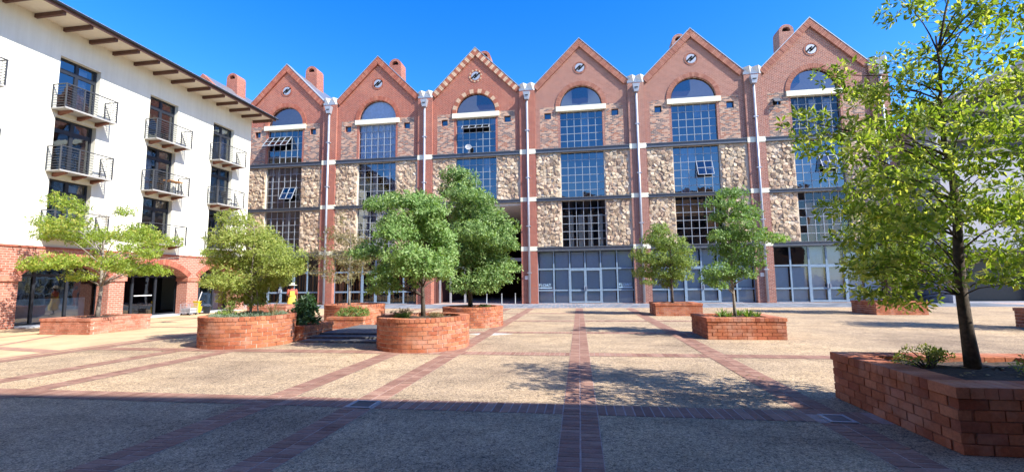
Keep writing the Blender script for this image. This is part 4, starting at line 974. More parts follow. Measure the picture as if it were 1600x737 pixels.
# ---------------------------------------------------------------- trees
BLOBS={
'left':[(-1.27,-0.64,4.71,0.39,0.33,0.23),(-0.42,1.02,4.54,0.31,0.27,0.18),(-0.76,-0.53,4.47,0.39,0.33,0.26),(-3.1,0.26,4.11,0.34,0.29,0.24),(-0.89,-0.96,3.65,0.51,0.43,0.25),(-0.3,1.31,3.49,0.41,0.36,0.2),(0.19,-1.16,3.82,0.38,0.32,0.25),(-2.22,0.53,3.61,0.56,0.47,0.31),(-3.02,0.31,3.54,0.34,0.29,0.17),(-1.7,1.39,3.63,0.27,0.24,0.14),(-1.45,0.66,3.39,0.49,0.42,0.35),(-0.68,-1.13,2.42,0.69,0.59,0.28),(-0.34,1.75,2.29,0.55,0.48,0.23),(-2.91,-0.17,2.32,0.3,0.25,0.15),(-1.99,2.01,2.34,0.24,0.21,0.12),(-0.29,-0.86,2.45,0.51,0.43,0.22),(-0.71,-0.14,1.95,0.47,0.4,0.19),(-0.81,0.6,2.66,0.42,0.36,0.28),(-0.45,1.43,2.63,0.33,0.29,0.22),(1.87,-1.29,2.34,0.37,0.32,0.25),(0.51,1.9,2.16,0.3,0.26,0.2),(0.93,-0.03,2.27,0.4,0.34,0.27),(0.45,1.43,2.21,0.32,0.28,0.22),(0.59,0.76,2.15,0.32,0.27,0.2),(0.21,1.18,2.2,0.25,0.22,0.16),(2.08,-1.11,3.33,0.31,0.27,0.25),(0.85,2.1,3.35,0.25,0.22,0.2),(0.84,0.72,3.62,0.42,0.36,0.28),(0.31,0.98,3.73,0.34,0.3,0.22),(2.25,-0.06,3.23,0.34,0.29,0.23),(0.76,1.42,3.21,0.27,0.23,0.19),(3.14,-1.71,2.83,0.36,0.31,0.21),(2.28,2.3,2.92,0.29,0.25,0.17),(1.01,0.78,2.78,0.35,0.3,0.2),(0.74,1.27,2.89,0.28,0.25,0.16),(0.73,-0.72,3.41,0.32,0.27,0.26)],
'oval':[(-0.61,-0.02,3.44,0.45,0.38,0.25),(-0.65,-0.28,2.89,0.49,0.42,0.35),(-0.21,0.58,2.84,0.39,0.34,0.28),(-0.49,0.36,3.02,0.64,0.55,0.4),(-0.13,0.32,2.89,0.52,0.45,0.32),(0.19,0.17,2.55,0.58,0.49,0.36),(0.06,0.52,2.74,0.46,0.41,0.29),(1.08,-0.18,2.31,0.53,0.45,0.32),(0.3,0.38,2.18,0.42,0.37,0.25),(1.21,0.02,2.02,0.32,0.27,0.25),(0.6,0.37,1.92,0.26,0.23,0.2),(-1.22,0.29,2.34,0.46,0.39,0.37),(-0.78,0.68,2.3,0.37,0.32,0.29),(-0.64,0.42,2.28,0.65,0.55,0.41),(-0.29,0.5,2.09,0.52,0.45,0.33),(-0.66,-0.19,1.69,0.56,0.48,0.35),(-0.44,0.85,1.69,0.45,0.39,0.28),(-0.98,-0.27,1.69,0.25,0.25,0.18),(-0.35,0.47,1.58,0.2,0.17,0.14),(-0.33,0.25,1.6,0.66,0.56,0.46),(-0.24,0.34,1.63,0.53,0.46,0.37),(0.18,0.38,1.72,0.59,0.5,0.37),(0.1,0.86,1.84,0.47,0.41,0.29),(-0.57,0.09,1.22,0.4,0.34,0.22),(-0.2,0.31,1.37,0.32,0.28,0.17),(-0.02,0.23,1.14,0.33,0.28,0.22),(0.99,-0.29,1.98,0.45,0.39,0.28),(0.57,0.84,2.11,0.36,0.32,0.22)],
'thin':[(-0.34,-0.11,4.13,0.26,0.25,0.31),(-0.68,0.05,3.55,0.65,0.55,0.36),(-0.5,0.98,3.38,0.52,0.45,0.29),(-0.18,0.44,3.39,0.66,0.56,0.32),(-1.07,0.03,2.77,0.78,0.66,0.36),(-0.34,1.01,2.96,0.62,0.54,0.29),(-0.23,0.04,2.5,0.83,0.7,0.39),(-0.13,0.48,2.53,0.66,0.58,0.31),(0.6,0.13,2.69,0.68,0.57,0.31),(-1.25,-0.19,2.1,0.64,0.54,0.28),(-0.32,0.88,2.25,0.51,0.45,0.22),(-0.06,-0.5,1.82,0.7,0.6,0.28),(0.41,0.15,2.08,0.52,0.44,0.26)],
'c1':[(-1.25,-0.09,3.64,0.33,0.28,0.18),(-0.47,-0.51,3.65,0.38,0.32,0.18),(-0.33,0.57,3.76,0.3,0.26,0.14),(-0.07,-0.21,3.68,0.33,0.28,0.22),(-0.02,0.37,3.72,0.26,0.23,0.18),(0.4,-0.22,3.44,0.33,0.28,0.28),(-0.18,-0.05,3.26,0.28,0.25,0.22),(-0.11,0.75,3.27,0.22,0.2,0.18),(-0.37,-0.98,2.77,0.41,0.35,0.21),(-1.49,0.21,2.45,0.34,0.29,0.23),(-0.66,0.98,2.56,0.27,0.24,0.18),(-1.64,-0.22,2.37,0.22,0.25,0.15),(-1.2,0.93,2.21,0.18,0.15,0.12),(-0.02,-0.89,2.25,0.57,0.48,0.26),(-0.01,1.27,2.22,0.46,0.4,0.21),(-0.91,0.32,1.98,0.46,0.39,0.24),(-0.89,-0.65,1.74,0.26,0.25,0.2),(-1.12,-0.39,1.45,0.19,0.25,0.12),(-0.52,0.9,1.57,0.15,0.13,0.1),(-0.71,-0.53,1.5,0.27,0.25,0.16),(0.09,-0.74,1.89,0.47,0.4,0.29),(0.04,0.86,1.91,0.38,0.33,0.23),(0.07,0.46,2.44,0.35,0.3,0.29),(0.03,0.49,2.46,0.28,0.25,0.23),(0.3,-0.25,3.05,0.33,0.28,0.23),(0.09,0.89,2.95,0.26,0.23,0.18),(0.34,0.35,2.83,0.32,0.27,0.26),(0.25,1.18,2.88,0.25,0.22,0.21),(0.02,0.06,2.75,0.34,0.29,0.23),(0.01,0.77,2.74,0.27,0.24,0.18),(0.37,0.45,2.37,0.32,0.27,0.28),(0.24,1.26,2.42,0.26,0.22,0.22),(-0.24,-0.33,2.83,0.3,0.25,0.21),(-0.1,1.18,2.89,0.24,0.21,0.17),(0.6,-0.8,1.93,0.31,0.27,0.22),(0.39,0.57,1.8,0.25,0.22,0.18),(-1.14,0.37,3.17,0.29,0.25,0.17),(-0.48,0.96,3.22,0.23,0.2,0.14),(-0.28,-0.82,3.16,0.26,0.25,0.18),(-0.1,1.22,3.22,0.21,0.18,0.15),(0.26,-0.47,3.35,0.32,0.27,0.22),(0.07,0.44,3.53,0.26,0.23,0.17)],
'c2':[(-0.62,0.14,5.74,0.45,0.39,0.26),(-0.19,0.17,5.47,0.41,0.35,0.33),(-0.26,-0.56,4.82,0.47,0.4,0.33),(-0.14,0.65,5.0,0.38,0.33,0.27),(0.15,0.15,4.86,0.5,0.42,0.26),(0.73,-0.62,4.53,0.32,0.27,0.17),(0.45,0.82,4.58,0.25,0.22,0.14),(-0.89,0.18,5.16,0.33,0.28,0.3),(-0.4,0.87,5.2,0.26,0.23,0.24),(-0.24,0.35,4.31,0.67,0.57,0.4),(-0.09,0.6,4.24,0.53,0.47,0.32),(0.52,-0.02,4.06,0.65,0.56,0.37),(1.14,0.22,3.58,0.5,0.42,0.33),(0.75,0.69,3.49,0.4,0.35,0.27),(1.44,-0.12,2.96,0.34,0.29,0.29),(0.75,0.52,3.04,0.27,0.24,0.23),(0.85,-0.03,3.06,0.65,0.56,0.41),(0.48,1.08,2.92,0.52,0.46,0.33),(0.37,-0.81,3.4,0.62,0.53,0.39),(-0.62,0.47,3.57,0.59,0.5,0.42),(-0.31,-0.05,2.76,0.73,0.62,0.42),(-0.12,0.45,2.65,0.59,0.51,0.34),(0.44,0.35,2.44,0.75,0.64,0.42),(1.32,0.07,2.09,0.48,0.4,0.26),(0.53,0.48,2.27,0.38,0.33,0.21),(0.99,-0.4,1.76,0.53,0.45,0.34),(0.17,0.04,1.78,0.66,0.56,0.33),(0.06,0.83,1.79,0.52,0.46,0.26),(-0.38,-0.41,1.46,0.32,0.27,0.32),(-0.16,0.26,1.31,0.26,0.22,0.26),(0.6,-0.45,1.38,0.48,0.41,0.2),(-0.82,-0.34,2.27,0.48,0.41,0.4)],
'p2':[(-0.42,0.06,3.92,0.43,0.37,0.3),(-0.31,0.61,4.07,0.35,0.3,0.24),(-0.69,0.09,3.48,0.54,0.46,0.34),(-0.42,0.8,3.5,0.43,0.38,0.27),(-0.05,-0.18,3.35,0.61,0.52,0.34),(-0.02,0.92,3.18,0.48,0.42,0.27),(0.44,-0.6,2.95,0.44,0.37,0.3),(-1.42,-0.21,2.75,0.41,0.35,0.36),(-0.97,0.89,2.68,0.33,0.29,0.28),(-0.8,-0.3,2.55,0.62,0.53,0.37),(-0.55,0.41,2.36,0.5,0.43,0.3),(0.29,0.44,2.47,0.73,0.62,0.39),(0.2,0.5,2.6,0.59,0.51,0.31),(0.59,-0.49,2.25,0.33,0.28,0.35),(0.36,0.72,2.12,0.27,0.23,0.28),(-1.19,0.13,1.94,0.52,0.45,0.33),(-0.42,0.08,1.84,0.63,0.54,0.34),(0.41,0.34,1.74,0.53,0.45,0.33),(0.27,0.86,1.77,0.42,0.37,0.26),(-1.11,-0.38,1.47,0.28,0.25,0.12),(-0.45,0.77,1.53,0.23,0.2,0.1),(-0.14,0.25,1.41,0.36,0.31,0.15),(-0.08,0.29,1.31,0.29,0.25,0.12)],
'p3':[(0.2,0.2,4.1,0.37,0.31,0.17),(0.14,0.4,4.15,0.3,0.26,0.13),(-0.35,-0.32,3.74,0.34,0.29,0.19),(0.42,0.28,3.7,0.44,0.37,0.23),(0.72,0.27,3.46,0.29,0.25,0.2),(0.4,0.8,3.47,0.23,0.2,0.16),(-0.04,0.43,3.45,0.39,0.33,0.21),(-0.02,0.4,3.45,0.31,0.27,0.16),(0.31,-0.12,3.19,0.38,0.33,0.2),(0.11,0.53,3.02,0.31,0.27,0.16),(0.18,0.19,2.9,0.44,0.37,0.22),(0.66,0.07,2.87,0.38,0.32,0.2),(0.44,1.05,2.87,0.3,0.26,0.16),(0.81,-0.57,2.7,0.34,0.29,0.14),(1.34,-0.01,2.71,0.18,0.25,0.09),(0.83,0.39,2.52,0.14,0.12,0.07),(-0.37,-0.21,2.82,0.25,0.25,0.16),(-0.26,0.62,2.92,0.2,0.17,0.13),(-0.04,0.23,2.57,0.44,0.37,0.2),(-0.02,0.64,2.38,0.35,0.31,0.16),(0.4,-0.28,2.36,0.37,0.31,0.23),(0.12,0.14,2.17,0.44,0.37,0.2),(0.45,-0.39,2.03,0.26,0.25,0.16),(0.27,0.86,2.0,0.21,0.18,0.13),(-0.51,-0.53,1.83,0.35,0.3,0.19),(-0.37,0.87,1.74,0.28,0.24,0.15),(-0.61,0.11,1.57,0.22,0.25,0.14),(-0.41,0.63,1.5,0.18,0.16,0.12),(-0.06,-0.02,1.72,0.33,0.28,0.2),(-0.02,0.61,1.63,0.26,0.23,0.16),(0.18,-0.4,1.82,0.29,0.25,0.16),(0.28,-0.53,1.69,0.13,0.25,0.07),(-0.52,-0.49,1.41,0.2,0.25,0.1)],
'fr':[(-1.68,-0.28,3.46,0.27,0.25,0.1),(-1.2,0.6,3.53,0.21,0.19,0.08),(-0.93,0.28,3.48,0.31,0.27,0.14),(-0.39,0.52,3.46,0.25,0.22,0.11),(-0.93,0.37,4.27,0.29,0.25,0.12),(-0.62,0.61,4.12,0.23,0.2,0.1),(-0.53,0.44,3.98,0.34,0.29,0.18),(-0.31,0.88,4.14,0.27,0.24,0.14),(-1.38,-0.67,2.93,0.36,0.3,0.17),(-1.63,-0.27,3.1,0.24,0.25,0.1),(-1.03,0.45,2.97,0.19,0.17,0.08),(-0.93,-0.63,3.2,0.31,0.27,0.18),(-0.39,0.69,3.39,0.25,0.22,0.15),(-0.4,-0.05,3.94,0.32,0.27,0.15),(-0.13,1.21,3.83,0.26,0.23,0.12),(0.63,0.44,4.87,0.39,0.33,0.23),(0.16,0.07,4.3,0.29,0.25,0.17),(-0.05,-0.75,4.39,0.29,0.25,0.15),(1.0,0.07,4.76,0.45,0.38,0.3),(0.3,1.01,4.64,0.36,0.32,0.24),(0.11,-0.68,3.96,0.39,0.33,0.19),(0.06,0.84,3.9,0.31,0.27,0.15),(0.17,0.16,4.04,0.29,0.25,0.18),(0.55,0.18,3.87,0.46,0.39,0.23),(0.2,0.55,3.77,0.37,0.32,0.18),(0.83,-0.08,3.81,0.44,0.37,0.26),(0.35,0.93,3.76,0.35,0.31,0.21),(-0.09,0.1,3.56,0.38,0.32,0.21),(-0.33,-0.69,3.21,0.39,0.33,0.22),(-0.12,1.22,3.02,0.31,0.27,0.18),(0.19,-0.62,3.17,0.46,0.39,0.23),(-0.25,0.14,3.1,0.38,0.32,0.23),(-0.14,-0.21,2.88,0.36,0.3,0.21),(-0.09,0.66,2.84,0.28,0.25,0.17),(-0.08,-0.71,2.75,0.45,0.38,0.26),(-0.03,0.78,2.73,0.36,0.31,0.2),(0.56,-0.57,2.99,0.46,0.39,0.33),(0.35,1.05,2.96,0.37,0.32,0.26),(-1.09,-0.7,2.56,0.41,0.35,0.23),(-0.76,0.83,2.55,0.33,0.29,0.18),(-0.74,0.37,2.44,0.37,0.31,0.24),(-0.41,0.52,2.48,0.29,0.26,0.19),(-1.07,-0.04,2.07,0.29,0.25,0.18),(-0.5,0.38,2.19,0.24,0.21,0.14),(-0.91,-0.64,2.15,0.39,0.33,0.23),(-0.36,0.5,2.12,0.31,0.27,0.19),(-0.4,-0.45,2.3,0.41,0.35,0.26),(-0.17,0.51,2.37,0.33,0.28,0.21),(0.35,-0.13,2.4,0.49,0.42,0.3),(1.29,0.32,2.44,0.55,0.47,0.39),(0.67,0.63,2.46,0.44,0.39,0.31),(-0.85,-0.3,1.83,0.41,0.34,0.22),(-1.22,-0.39,1.7,0.25,0.25,0.14),(-0.84,0.39,1.74,0.2,0.17,0.11),(0.03,0.41,1.86,0.4,0.34,0.26),(0.02,0.78,1.68,0.32,0.28,0.2),(0.57,0.21,1.91,0.52,0.45,0.26),(0.29,-0.53,1.6,0.4,0.34,0.19),(-1.01,0.1,1.41,0.18,0.25,0.12),(-0.39,0.54,1.23,0.15,0.13,0.1),(-0.83,-0.14,1.42,0.32,0.27,0.14),(-0.65,-0.44,1.55,0.33,0.28,0.16),(-0.39,0.45,1.73,0.26,0.23,0.13),(0.64,0.25,1.57,0.31,0.26,0.14),(0.16,0.53,1.58,0.25,0.22,0.11),(-0.39,0.18,1.3,0.2,0.25,0.08),(0.1,-0.62,4.93,0.46,0.39,0.26),(0.05,0.38,5.1,0.37,0.32,0.21),(0.92,-0.28,5.25,0.49,0.42,0.32),(0.76,0.26,6.03,0.39,0.33,0.27)],
}

def leaf_pts(c, d, n, ln, w):
    """folded lozenge: base, left, tip, right"""
    side = d.cross(n); side = side.normalized() if side.length > 1e-4 else Vector((1, 0, 0)); nn = side.cross(d)
    m = c + d * ln * .55
    return [c, m + side * w - nn * w * .25, c + d * ln, m - side * w - nn * w * .25, m + nn * w * .2]
def crown(blobs, dens, ln, seed, flat=.55, per=5, grow=1.0):
    r = random.Random(seed); V = []; F = []; T = []
    for bx, by, bz, rx, ry, rz in blobs:
        rx, ry, rz = rx * grow, ry * grow, rz * grow
        n = max(3, int(dens * (rx * ry + rx * rz + ry * rz))); bt = r.uniform(-.13, .13)
        for _ in range(n):
            u = Vector((r.gauss(0, 1), r.gauss(0, 1), r.gauss(0, 1))).normalized(); k = r.random() ** .42 * 1.08
            if r.random() < .08: k *= 1.2
            dz = u.z * k * rz; dz = dz * flat if dz < 0 else dz
            c = Vector((bx + u.x * k * rx, by + u.y * k * ry, bz + dz))
            ax = Vector((u.x * .9 + r.gauss(0, .35), u.y * .9 + r.gauss(0, .35), u.z * .35 + r.uniform(-.05, .5))).normalized()
            p1 = ax.orthogonal().normalized(); p2 = ax.cross(p1); ph = r.uniform(0, 6.3)
            for q in range(per):
                a = ph + 2 * pi * q / per + r.uniform(-.35, .35)
                d = ((p1 * cos(a) + p2 * sin(a)) * r.uniform(.75, 1.1) + ax * r.uniform(.1, .7)).normalized()
                nn = (ax + Vector((r.gauss(0, .35), r.gauss(0, .35), .35 + r.gauss(0, .35)))).normalized()
                L = ln * r.choice((.6, .8, 1, 1, 1.15, 1.35)) * r.uniform(.85, 1.15); P = leaf_pts(c + d * .01, d, nn, L, L * r.uniform(.17, .26))
                i = len(V); V += [tuple(p) for p in P]; F += [(i, i + 4, i + 1), (i + 1, i + 4, i + 2), (i + 2, i + 4, i + 3), (i + 3, i + 4, i)]
                tt = min(.95, max(.02, r.random() * .62 + .17 + bt + (.2 if r.random() < .06 else 0))); T += [tt] * 4
    return V, F, T
def tree(name, label, key, x, y, z0, lmat, ln, dens, tr=.05, bark='bark', top=None, seed=1, group='trees in the brick planters', single=0, lean=0, stakes=False, flat=.55, per=5, grow=1.15, thin=1.0):
    bl = BLOBS[key] if isinstance(key, str) else key
    t = thing(name, label, 'tree', (x, y, z0), group); r = random.Random(seed)
    bl = [(a, b, c - z0, d, e, f) for a, b, c, d, e, f in bl]
    zt = top - z0 if top else max(b[2] for b in bl); zl = min(b[2] for b in bl)
    P = [Vector((lean * (k / 9) + .02 * sin(k * 1.9 + seed) * (k / 9), .03 * sin(k * 1.3 + seed), zt * k / 9 - (.05 if k == 0 else 0))) for k in range(10)]
    rad = [tr * (1.2 if k == 0 else 1 - .098 * k) for k in range(10)]
    MB().tube(P, rad, 9).build('trunk', bark, t, sm=True)
    m = MB()
    for bx, by, bz, rx, ry, rz in bl:
        hz = max(zl * .75, .85 if single else 0, min(zt * .95, bz - .35 * hypot(bx, by) - .1)); f = hz / zt * 9; i = int(min(8, f)); b0 = P[i].lerp(P[i + 1], f - i)
        e = Vector((bx, by, bz)); mid = b0.lerp(e, .5) + Vector((0, 0, .10 * (e - b0).length + r.uniform(-.06, .06)))
        l = (e - b0).length; rr = min(tr * .5, .012 + .011 * l) * thin
        m.tube([b0, b0.lerp(mid, .5) + Vector((0, 0, .03)), mid, mid.lerp(e, .6), e], [rr, rr * .8, rr * .62, rr * .45, rr * .25], 5)
        for _ in range(3):
            q = mid.lerp(e, r.uniform(.2, .9)); d = Vector((r.uniform(-1, 1) * rx, r.uniform(-1, 1) * ry, r.uniform(-.3, .9) * rz))
            m.tube([q, q + d * .5 + Vector((0, 0, .03)), q + d * .95], [rr * .35, rr * .26, rr * .12], 4)
    m.build('branches', bark, t, sm=True)
    V, F, T = crown(bl, dens, ln, seed, flat, per, grow)
    keep = list(range(len(F) // 4)); big = []
    if single:
        o = Vector((-x, -y, CAM_H - z0))
        def inview(i):
            p = Vector(V[i * 5 + 2]); w = p - o; w = Vector((w.dot(rt2), w.dot(up2), w.dot(fw)))
            return w.z > 0 and abs(w.x / w.z) < 1.1 and abs(w.y / w.z) < .5
        big = sorted([i for i in keep if inview(i)], key=lambda i: (Vector(V[i * 5]) - o).length)[:single]; bs = set(big); keep = [i for i in keep if i not in bs]
    def mk(ids, name, kind):
        me = bpy.data.meshes.new(name); vv = []; ff = []; tt = []
        for i in ids:
            b = len(vv); vv += V[i * 5:i * 5 + 5]; ff += [tuple(b + e - i * 5 for e in f) for f in F[i * 4:i * 4 + 4]]; tt += T[i * 4:i * 4 + 4]
        me.from_pydata(vv, [], ff); a = me.attributes.new('tint', 'FLOAT', 'FACE'); a.data.foreach_set('value', tt); me.materials.append(MAT[lmat]); me.update()
        o = bpy.data.objects.new(name, me); COL.objects.link(o)
        if kind: o['kind'] = kind
        return o
    cr = mk(keep, 'crown', 'stuff' if single else None); cr.parent = t
    if big:
        ms = MB(); L = 1.0; ms.v = [tuple(p) for p in leaf_pts(Vector((0, 0, 0)), Vector((1, 0, 0)), Vector((0, 0, 1)), 1.0, .25)]; ms.f = [(0, 4, 1), (1, 4, 2), (2, 4, 3), (3, 4, 0)]; ms.t = [0] * 4
        lm = ms.mesh('leaf', lmat, recalc=False)
        for i in big:
            b, l_, tip, rr_, md = [Vector(V[i * 5 + k]) for k in range(5)]
            d = tip - b; s = d.length; d = d / s; sd_ = (l_ - rr_).normalized(); sd_ = (sd_ - d * sd_.dot(d)).normalized(); n = d.cross(sd_)
            mt = Matrix((d, sd_, n)).transposed().to_4x4()
            o = inst('leaf', lm, cr, b, rot=mt.to_euler()); o.scale = (s, s, s)
    if stakes:
        for sx, sy in ((.1, .05), (-.04, .08)):
            MB().tube([(sx * 2.2, sy, -.1), (sx, sy, 1.05)], .02, 6).build('stake', 'bark_pale', t)
    return t
tree('small_tree', 'lime green tree with flat open layers in front of the white building', 'left', -17.42, 14.2, .52, 'leaf_lime', .09, 230, .07, 'bark_pale', seed=11, grow=1.32, thin=.6)
tree('small_tree', 'bushy yellowish olive tree held by pale stakes in the left round planter', 'oval', -9.05, 11.4, .70, 'leaf_olive', .065, 480, .035, 'bark_pale', seed=12, stakes=True)
tree('small_tree', 'thin sparse tree with brownish leaves and a pale trunk behind the low bed', 'thin', -9.15, 17.0, .72, 'leaf_sparse', .07, 130, .05, 'bark_pale', seed=13)
tree('small_tree', 'dense dark green tree with drooping layers in the nearest round planter', 'c1', -3.98, 11.17, .70, 'leaf_green', .09, 400, .06, seed=14, grow=1.24)
tree('small_tree', 'tallest dense green tree, rising behind the front round planter', 'c2', -4.04, 16.5, .64, 'leaf_green', .105, 290, .085, seed=15, grow=1.3)
tree('small_tree', 'rounded light green tree in the planter nearest the warehouse', 'p2', 4.28, 22.0, .48, 'leaf_mid', .10, 230, .06, seed=16)
tree('small_tree', 'slender green tree with a pale trunk rising from strap-leaved plants', 'p3', 4.36, 13.75, .50, 'leaf_green', .085, 300, .045, 'bark_pale', seed=17)
tree('oak_tree', 'big airy oak with dark trunk and sunlit lobed leaves in the right foreground planter', 'fr', 4.36, 5.9, .53, 'leaf_oak', .08, 185, .07, seed=18, top=4.5, single=300, per=5, grow=1.0, thin=.45)
rr = random.Random(5)
def ball(n, R0, zlo, zhi):
    out = []
    for k in range(n):
        z = zlo + (zhi - zlo) * k / (n - 1); a = k * 2.4; q = R0 * math.sqrt(max(.1, 1 - ((z - (zlo + zhi) / 2) / ((zhi - zlo) / 2 + .3)) ** 2)) * rr.uniform(.3, .85)
        out.append((round(q * cos(a), 2), round(q * sin(a), 2), z, .62, .6, .36))
    return out
tree('small_tree', 'green tree half hidden behind the foreground oak, in front of the last shopfront', ball(18, 1.5, 1.5, 4.4), 13.6, 22.5, .48, 'leaf_mid', .10, 150, .07, seed=19)
tree('small_tree', 'tree in the planter at the right edge of the photo', ball(16, 1.3, 1.8, 4.4), 14.6, 15.7, .53, 'leaf_mid', .10, 150, .06, seed=20)

# ---------------------------------------------------------------- planting
def strap_plant(name, label, spots, h, mat, n=26, wid=.022, droop=.9, group=None, cat='plant', seed=1):
    r = random.Random(seed)
    for q, (x, y, z, s) in enumerate(spots):
        t = thing(name, label if isinstance(label, str) else label[q], cat, (x, y, z), group); m = MB()
        for k in range(n):
            a = r.uniform(0, 6.28); l = h * s * r.uniform(.6, 1.15); d = Vector((cos(a), sin(a), 0)); sd_ = Vector((-sin(a), cos(a), 0)); m.tint = r.uniform(.05, .9); sp = r.uniform(.25, droop); R_ = []
            for j in range(6):
                u = j / 5; p = d * (.03 + sp * l * u ** 1.3) + Vector((0, 0, l * (u - .45 * sp * u * u * 1.3))); w = wid * (1 - u ** 2.2) + .001
                R_.append([p - sd_ * w, p + Vector((0, 0, -w * .3)), p + sd_ * w])
            m.loft(R_, cap=False, closed=False)
        m.build('leaves', mat, t, 'stuff', recalc=False)
strap_plant('strap_leaf_plant', ['strap-leaved clump at the front left of the pale trunk', 'strap-leaved clump at the back left of the pale trunk', 'strap-leaved clump at the front, left of the trunk, nearest the coping', 'strap-leaved clump just right of the pale trunk', 'strap-leaved clump at the right end of the square planter', 'strap-leaved clump behind and right of the pale trunk', 'small strap-leaved clump at the front right corner of the square planter'], [(3.95, 13.6, .50, 1.), (4.15, 14.1, .50, 1.), (4.1, 13.4, .5, .85), (4.62, 13.5, .50, 1.), (4.78, 13.9, .50, .95), (4.6, 14.1, .5, .9), (4.9, 13.6, .5, .8)], .34, 'leaf_strap', group='strap leaf plants in the square planter', seed=4)
strap_plant('grass_plant', 'tall arching grass at the right side of the left round planter', [(-8.3, 11.3, .70, 1)], .75, 'leaf_dry', 14, .012, .8, seed=5)
def rosette_plant(name, label, x, y, z, blobs, mat, ln, dens, group=None, seed=1, cat='plant', stems=True):
    t = thing(name, label, cat, (x, y, z), group); V, F, T = crown(blobs, dens, ln, seed, .8, 5)
    me = bpy.data.meshes.new('foliage'); me.from_pydata(V, [], F); a = me.attributes.new('tint', 'FLOAT', 'FACE'); a.data.foreach_set('value', T); me.materials.append(MAT[mat]); me.update()
    o = bpy.data.objects.new('foliage', me); COL.objects.link(o); o.parent = t; o['kind'] = 'stuff'
    if stems:
        m = MB()
        for b in blobs: m.tube([(0, 0, -.05), (b[0] * .5, b[1] * .5, b[2] * .6), (b[0], b[1], b[2])], [.012, .009, .005], 5)
        m.build('stems', 'bark', t)
    return t
rosette_plant('dark_shrub', 'dark green spiky shrub in the low bed beside the left round planter', -8.2, 12.6, .36, [(0, 0, .55, .22, .22, .22), (-.2, 0, .3, .3, .3, .25), (.2, -.1, .25, .28, .3, .22), (0, -.25, .2, .4, .3, .18), (0, .2, .75, .12, .12, .18), (-.15, .1, .6, .15, .15, .2), (.15, .1, .5, .18, .18, .2)], 'leaf_dark', .13, 300, seed=31)
for k, (x, y, s) in enumerate(((-8.6, 15.65, 1), (-8.2, 15.6, 1.1), (-7.95, 15.7, .9))):
    rosette_plant('leafy_plant', ('left pale leafy plant in the low bed in front of the thin tree', 'middle and tallest pale leafy plant in the low bed before the thin tree', 'right pale leafy plant in the low bed in front of the thin tree')[k], x, y, .36, [(0, 0, .15 * s, .28, .25, .16), (.1, .05, .28 * s, .16, .16, .1)], 'leaf_strap', .08, 330, 'leafy plants in the low bed', seed=32 + k)
rosette_plant('leafy_shrub', 'small dark bush at the left end of the left round planter', -9.55, 11.15, .70, [(0, 0, .2, .2, .2, .18), (.08, .1, .38, .16, .15, .16), (-.1, -.05, .1, .2, .15, .1)], 'leaf_mid', .06, 500, seed=36)
bl = []
for k in range(60):
    a = rr.uniform(0, 6.28); q = .9 * math.sqrt(rr.random()); bl.append((q * cos(a), q * sin(a), .05, .14, .14, .05))
gc = rosette_plant('groundcover', 'silvery green groundcover carpeting the left round planter', -9.05, 11.37, .72, bl, 'leaf_silver', .05, 500, seed=37, stems=False); gc['kind'] = 'stuff'
for k, (x, y, z, s, mt, lb) in enumerate(((3.98, 5.98, .55, 1.0, 'leaf_olive', 'low twiggy herb in front of the oak trunk in the foreground planter'), (4.75, 5.55, .55, .8, 'leaf_olive', 'small herb at the right edge of the foreground planter soil'),
                                (-4.4, 10.75, .70, .7, 'leaf_mid', 'small weed on the soil left of the trunk in the nearest round planter'), (-3.5, 10.8, .70, .6, 'leaf_dry', 'dry weed on the soil right of the trunk in the nearest round planter'),
                                (-4.6, 11.5, .7, 1., 'leaf_dry', 'twiggy dry plant at the back left of the nearest round planter'), (-3.4, 16.2, .63, .7, 'leaf_strap', 'small yellowish weed right of the trunk in the second round planter'))):
    rosette_plant('herb', lb, x, y, z, [(rr.uniform(-.28, .28) * s, rr.uniform(-.2, .2) * s, rr.uniform(.06, .2) * s, .07, .07, .05) for _ in range(16)], mt, .035, 900, 'herbs on the planter soil', seed=40 + k)
lt = MB(); r = random.Random(9)
for k in range(560):
    X, Y_, Rr, Z0 = r.choice(((-3.4, 11.0, 3.2, .008), (4.2, 9.0, 3.0, .008), (-9, 11, 3, .008)) if k % 3 == 0 else ((4.45, 5.8, .75, .565), (-3.95, 11.17, .85, .72), (-3.95, 16.5, .85, .66), (4.37, 22, .7, .52), (4.37, 13.75, .65, .53), (-17.2, 14.1, .7, .51)))
    a = r.uniform(0, 6.28); q = Rr * (math.sqrt(r.random()) if k % 3 else r.uniform(.42, 1)); c = Vector((X + q * cos(a), Y_ + q * sin(a), Z0 + r.uniform(0, .03))); d = Vector((cos(a * 7), sin(a * 7), r.uniform(-.1, .25))); lt.tint = r.random()
    P = leaf_pts(c, d.normalized(), Vector((r.uniform(-.3, .3), r.uniform(-.3, .3), 1)).normalized(), r.uniform(.04, .08), .014); i = lt.pts(P)
    for f in ((0, 4, 1), (1, 4, 2), (2, 4, 3), (3, 4, 0)): lt.face([i + e for e in f])
o = lt.build('leaf_litter', 'leaf_dry', None, 'stuff', recalc=False); o['label'] = 'dry fallen leaves scattered on the planter soil and the paving round them'; o['category'] = 'leaf litter'

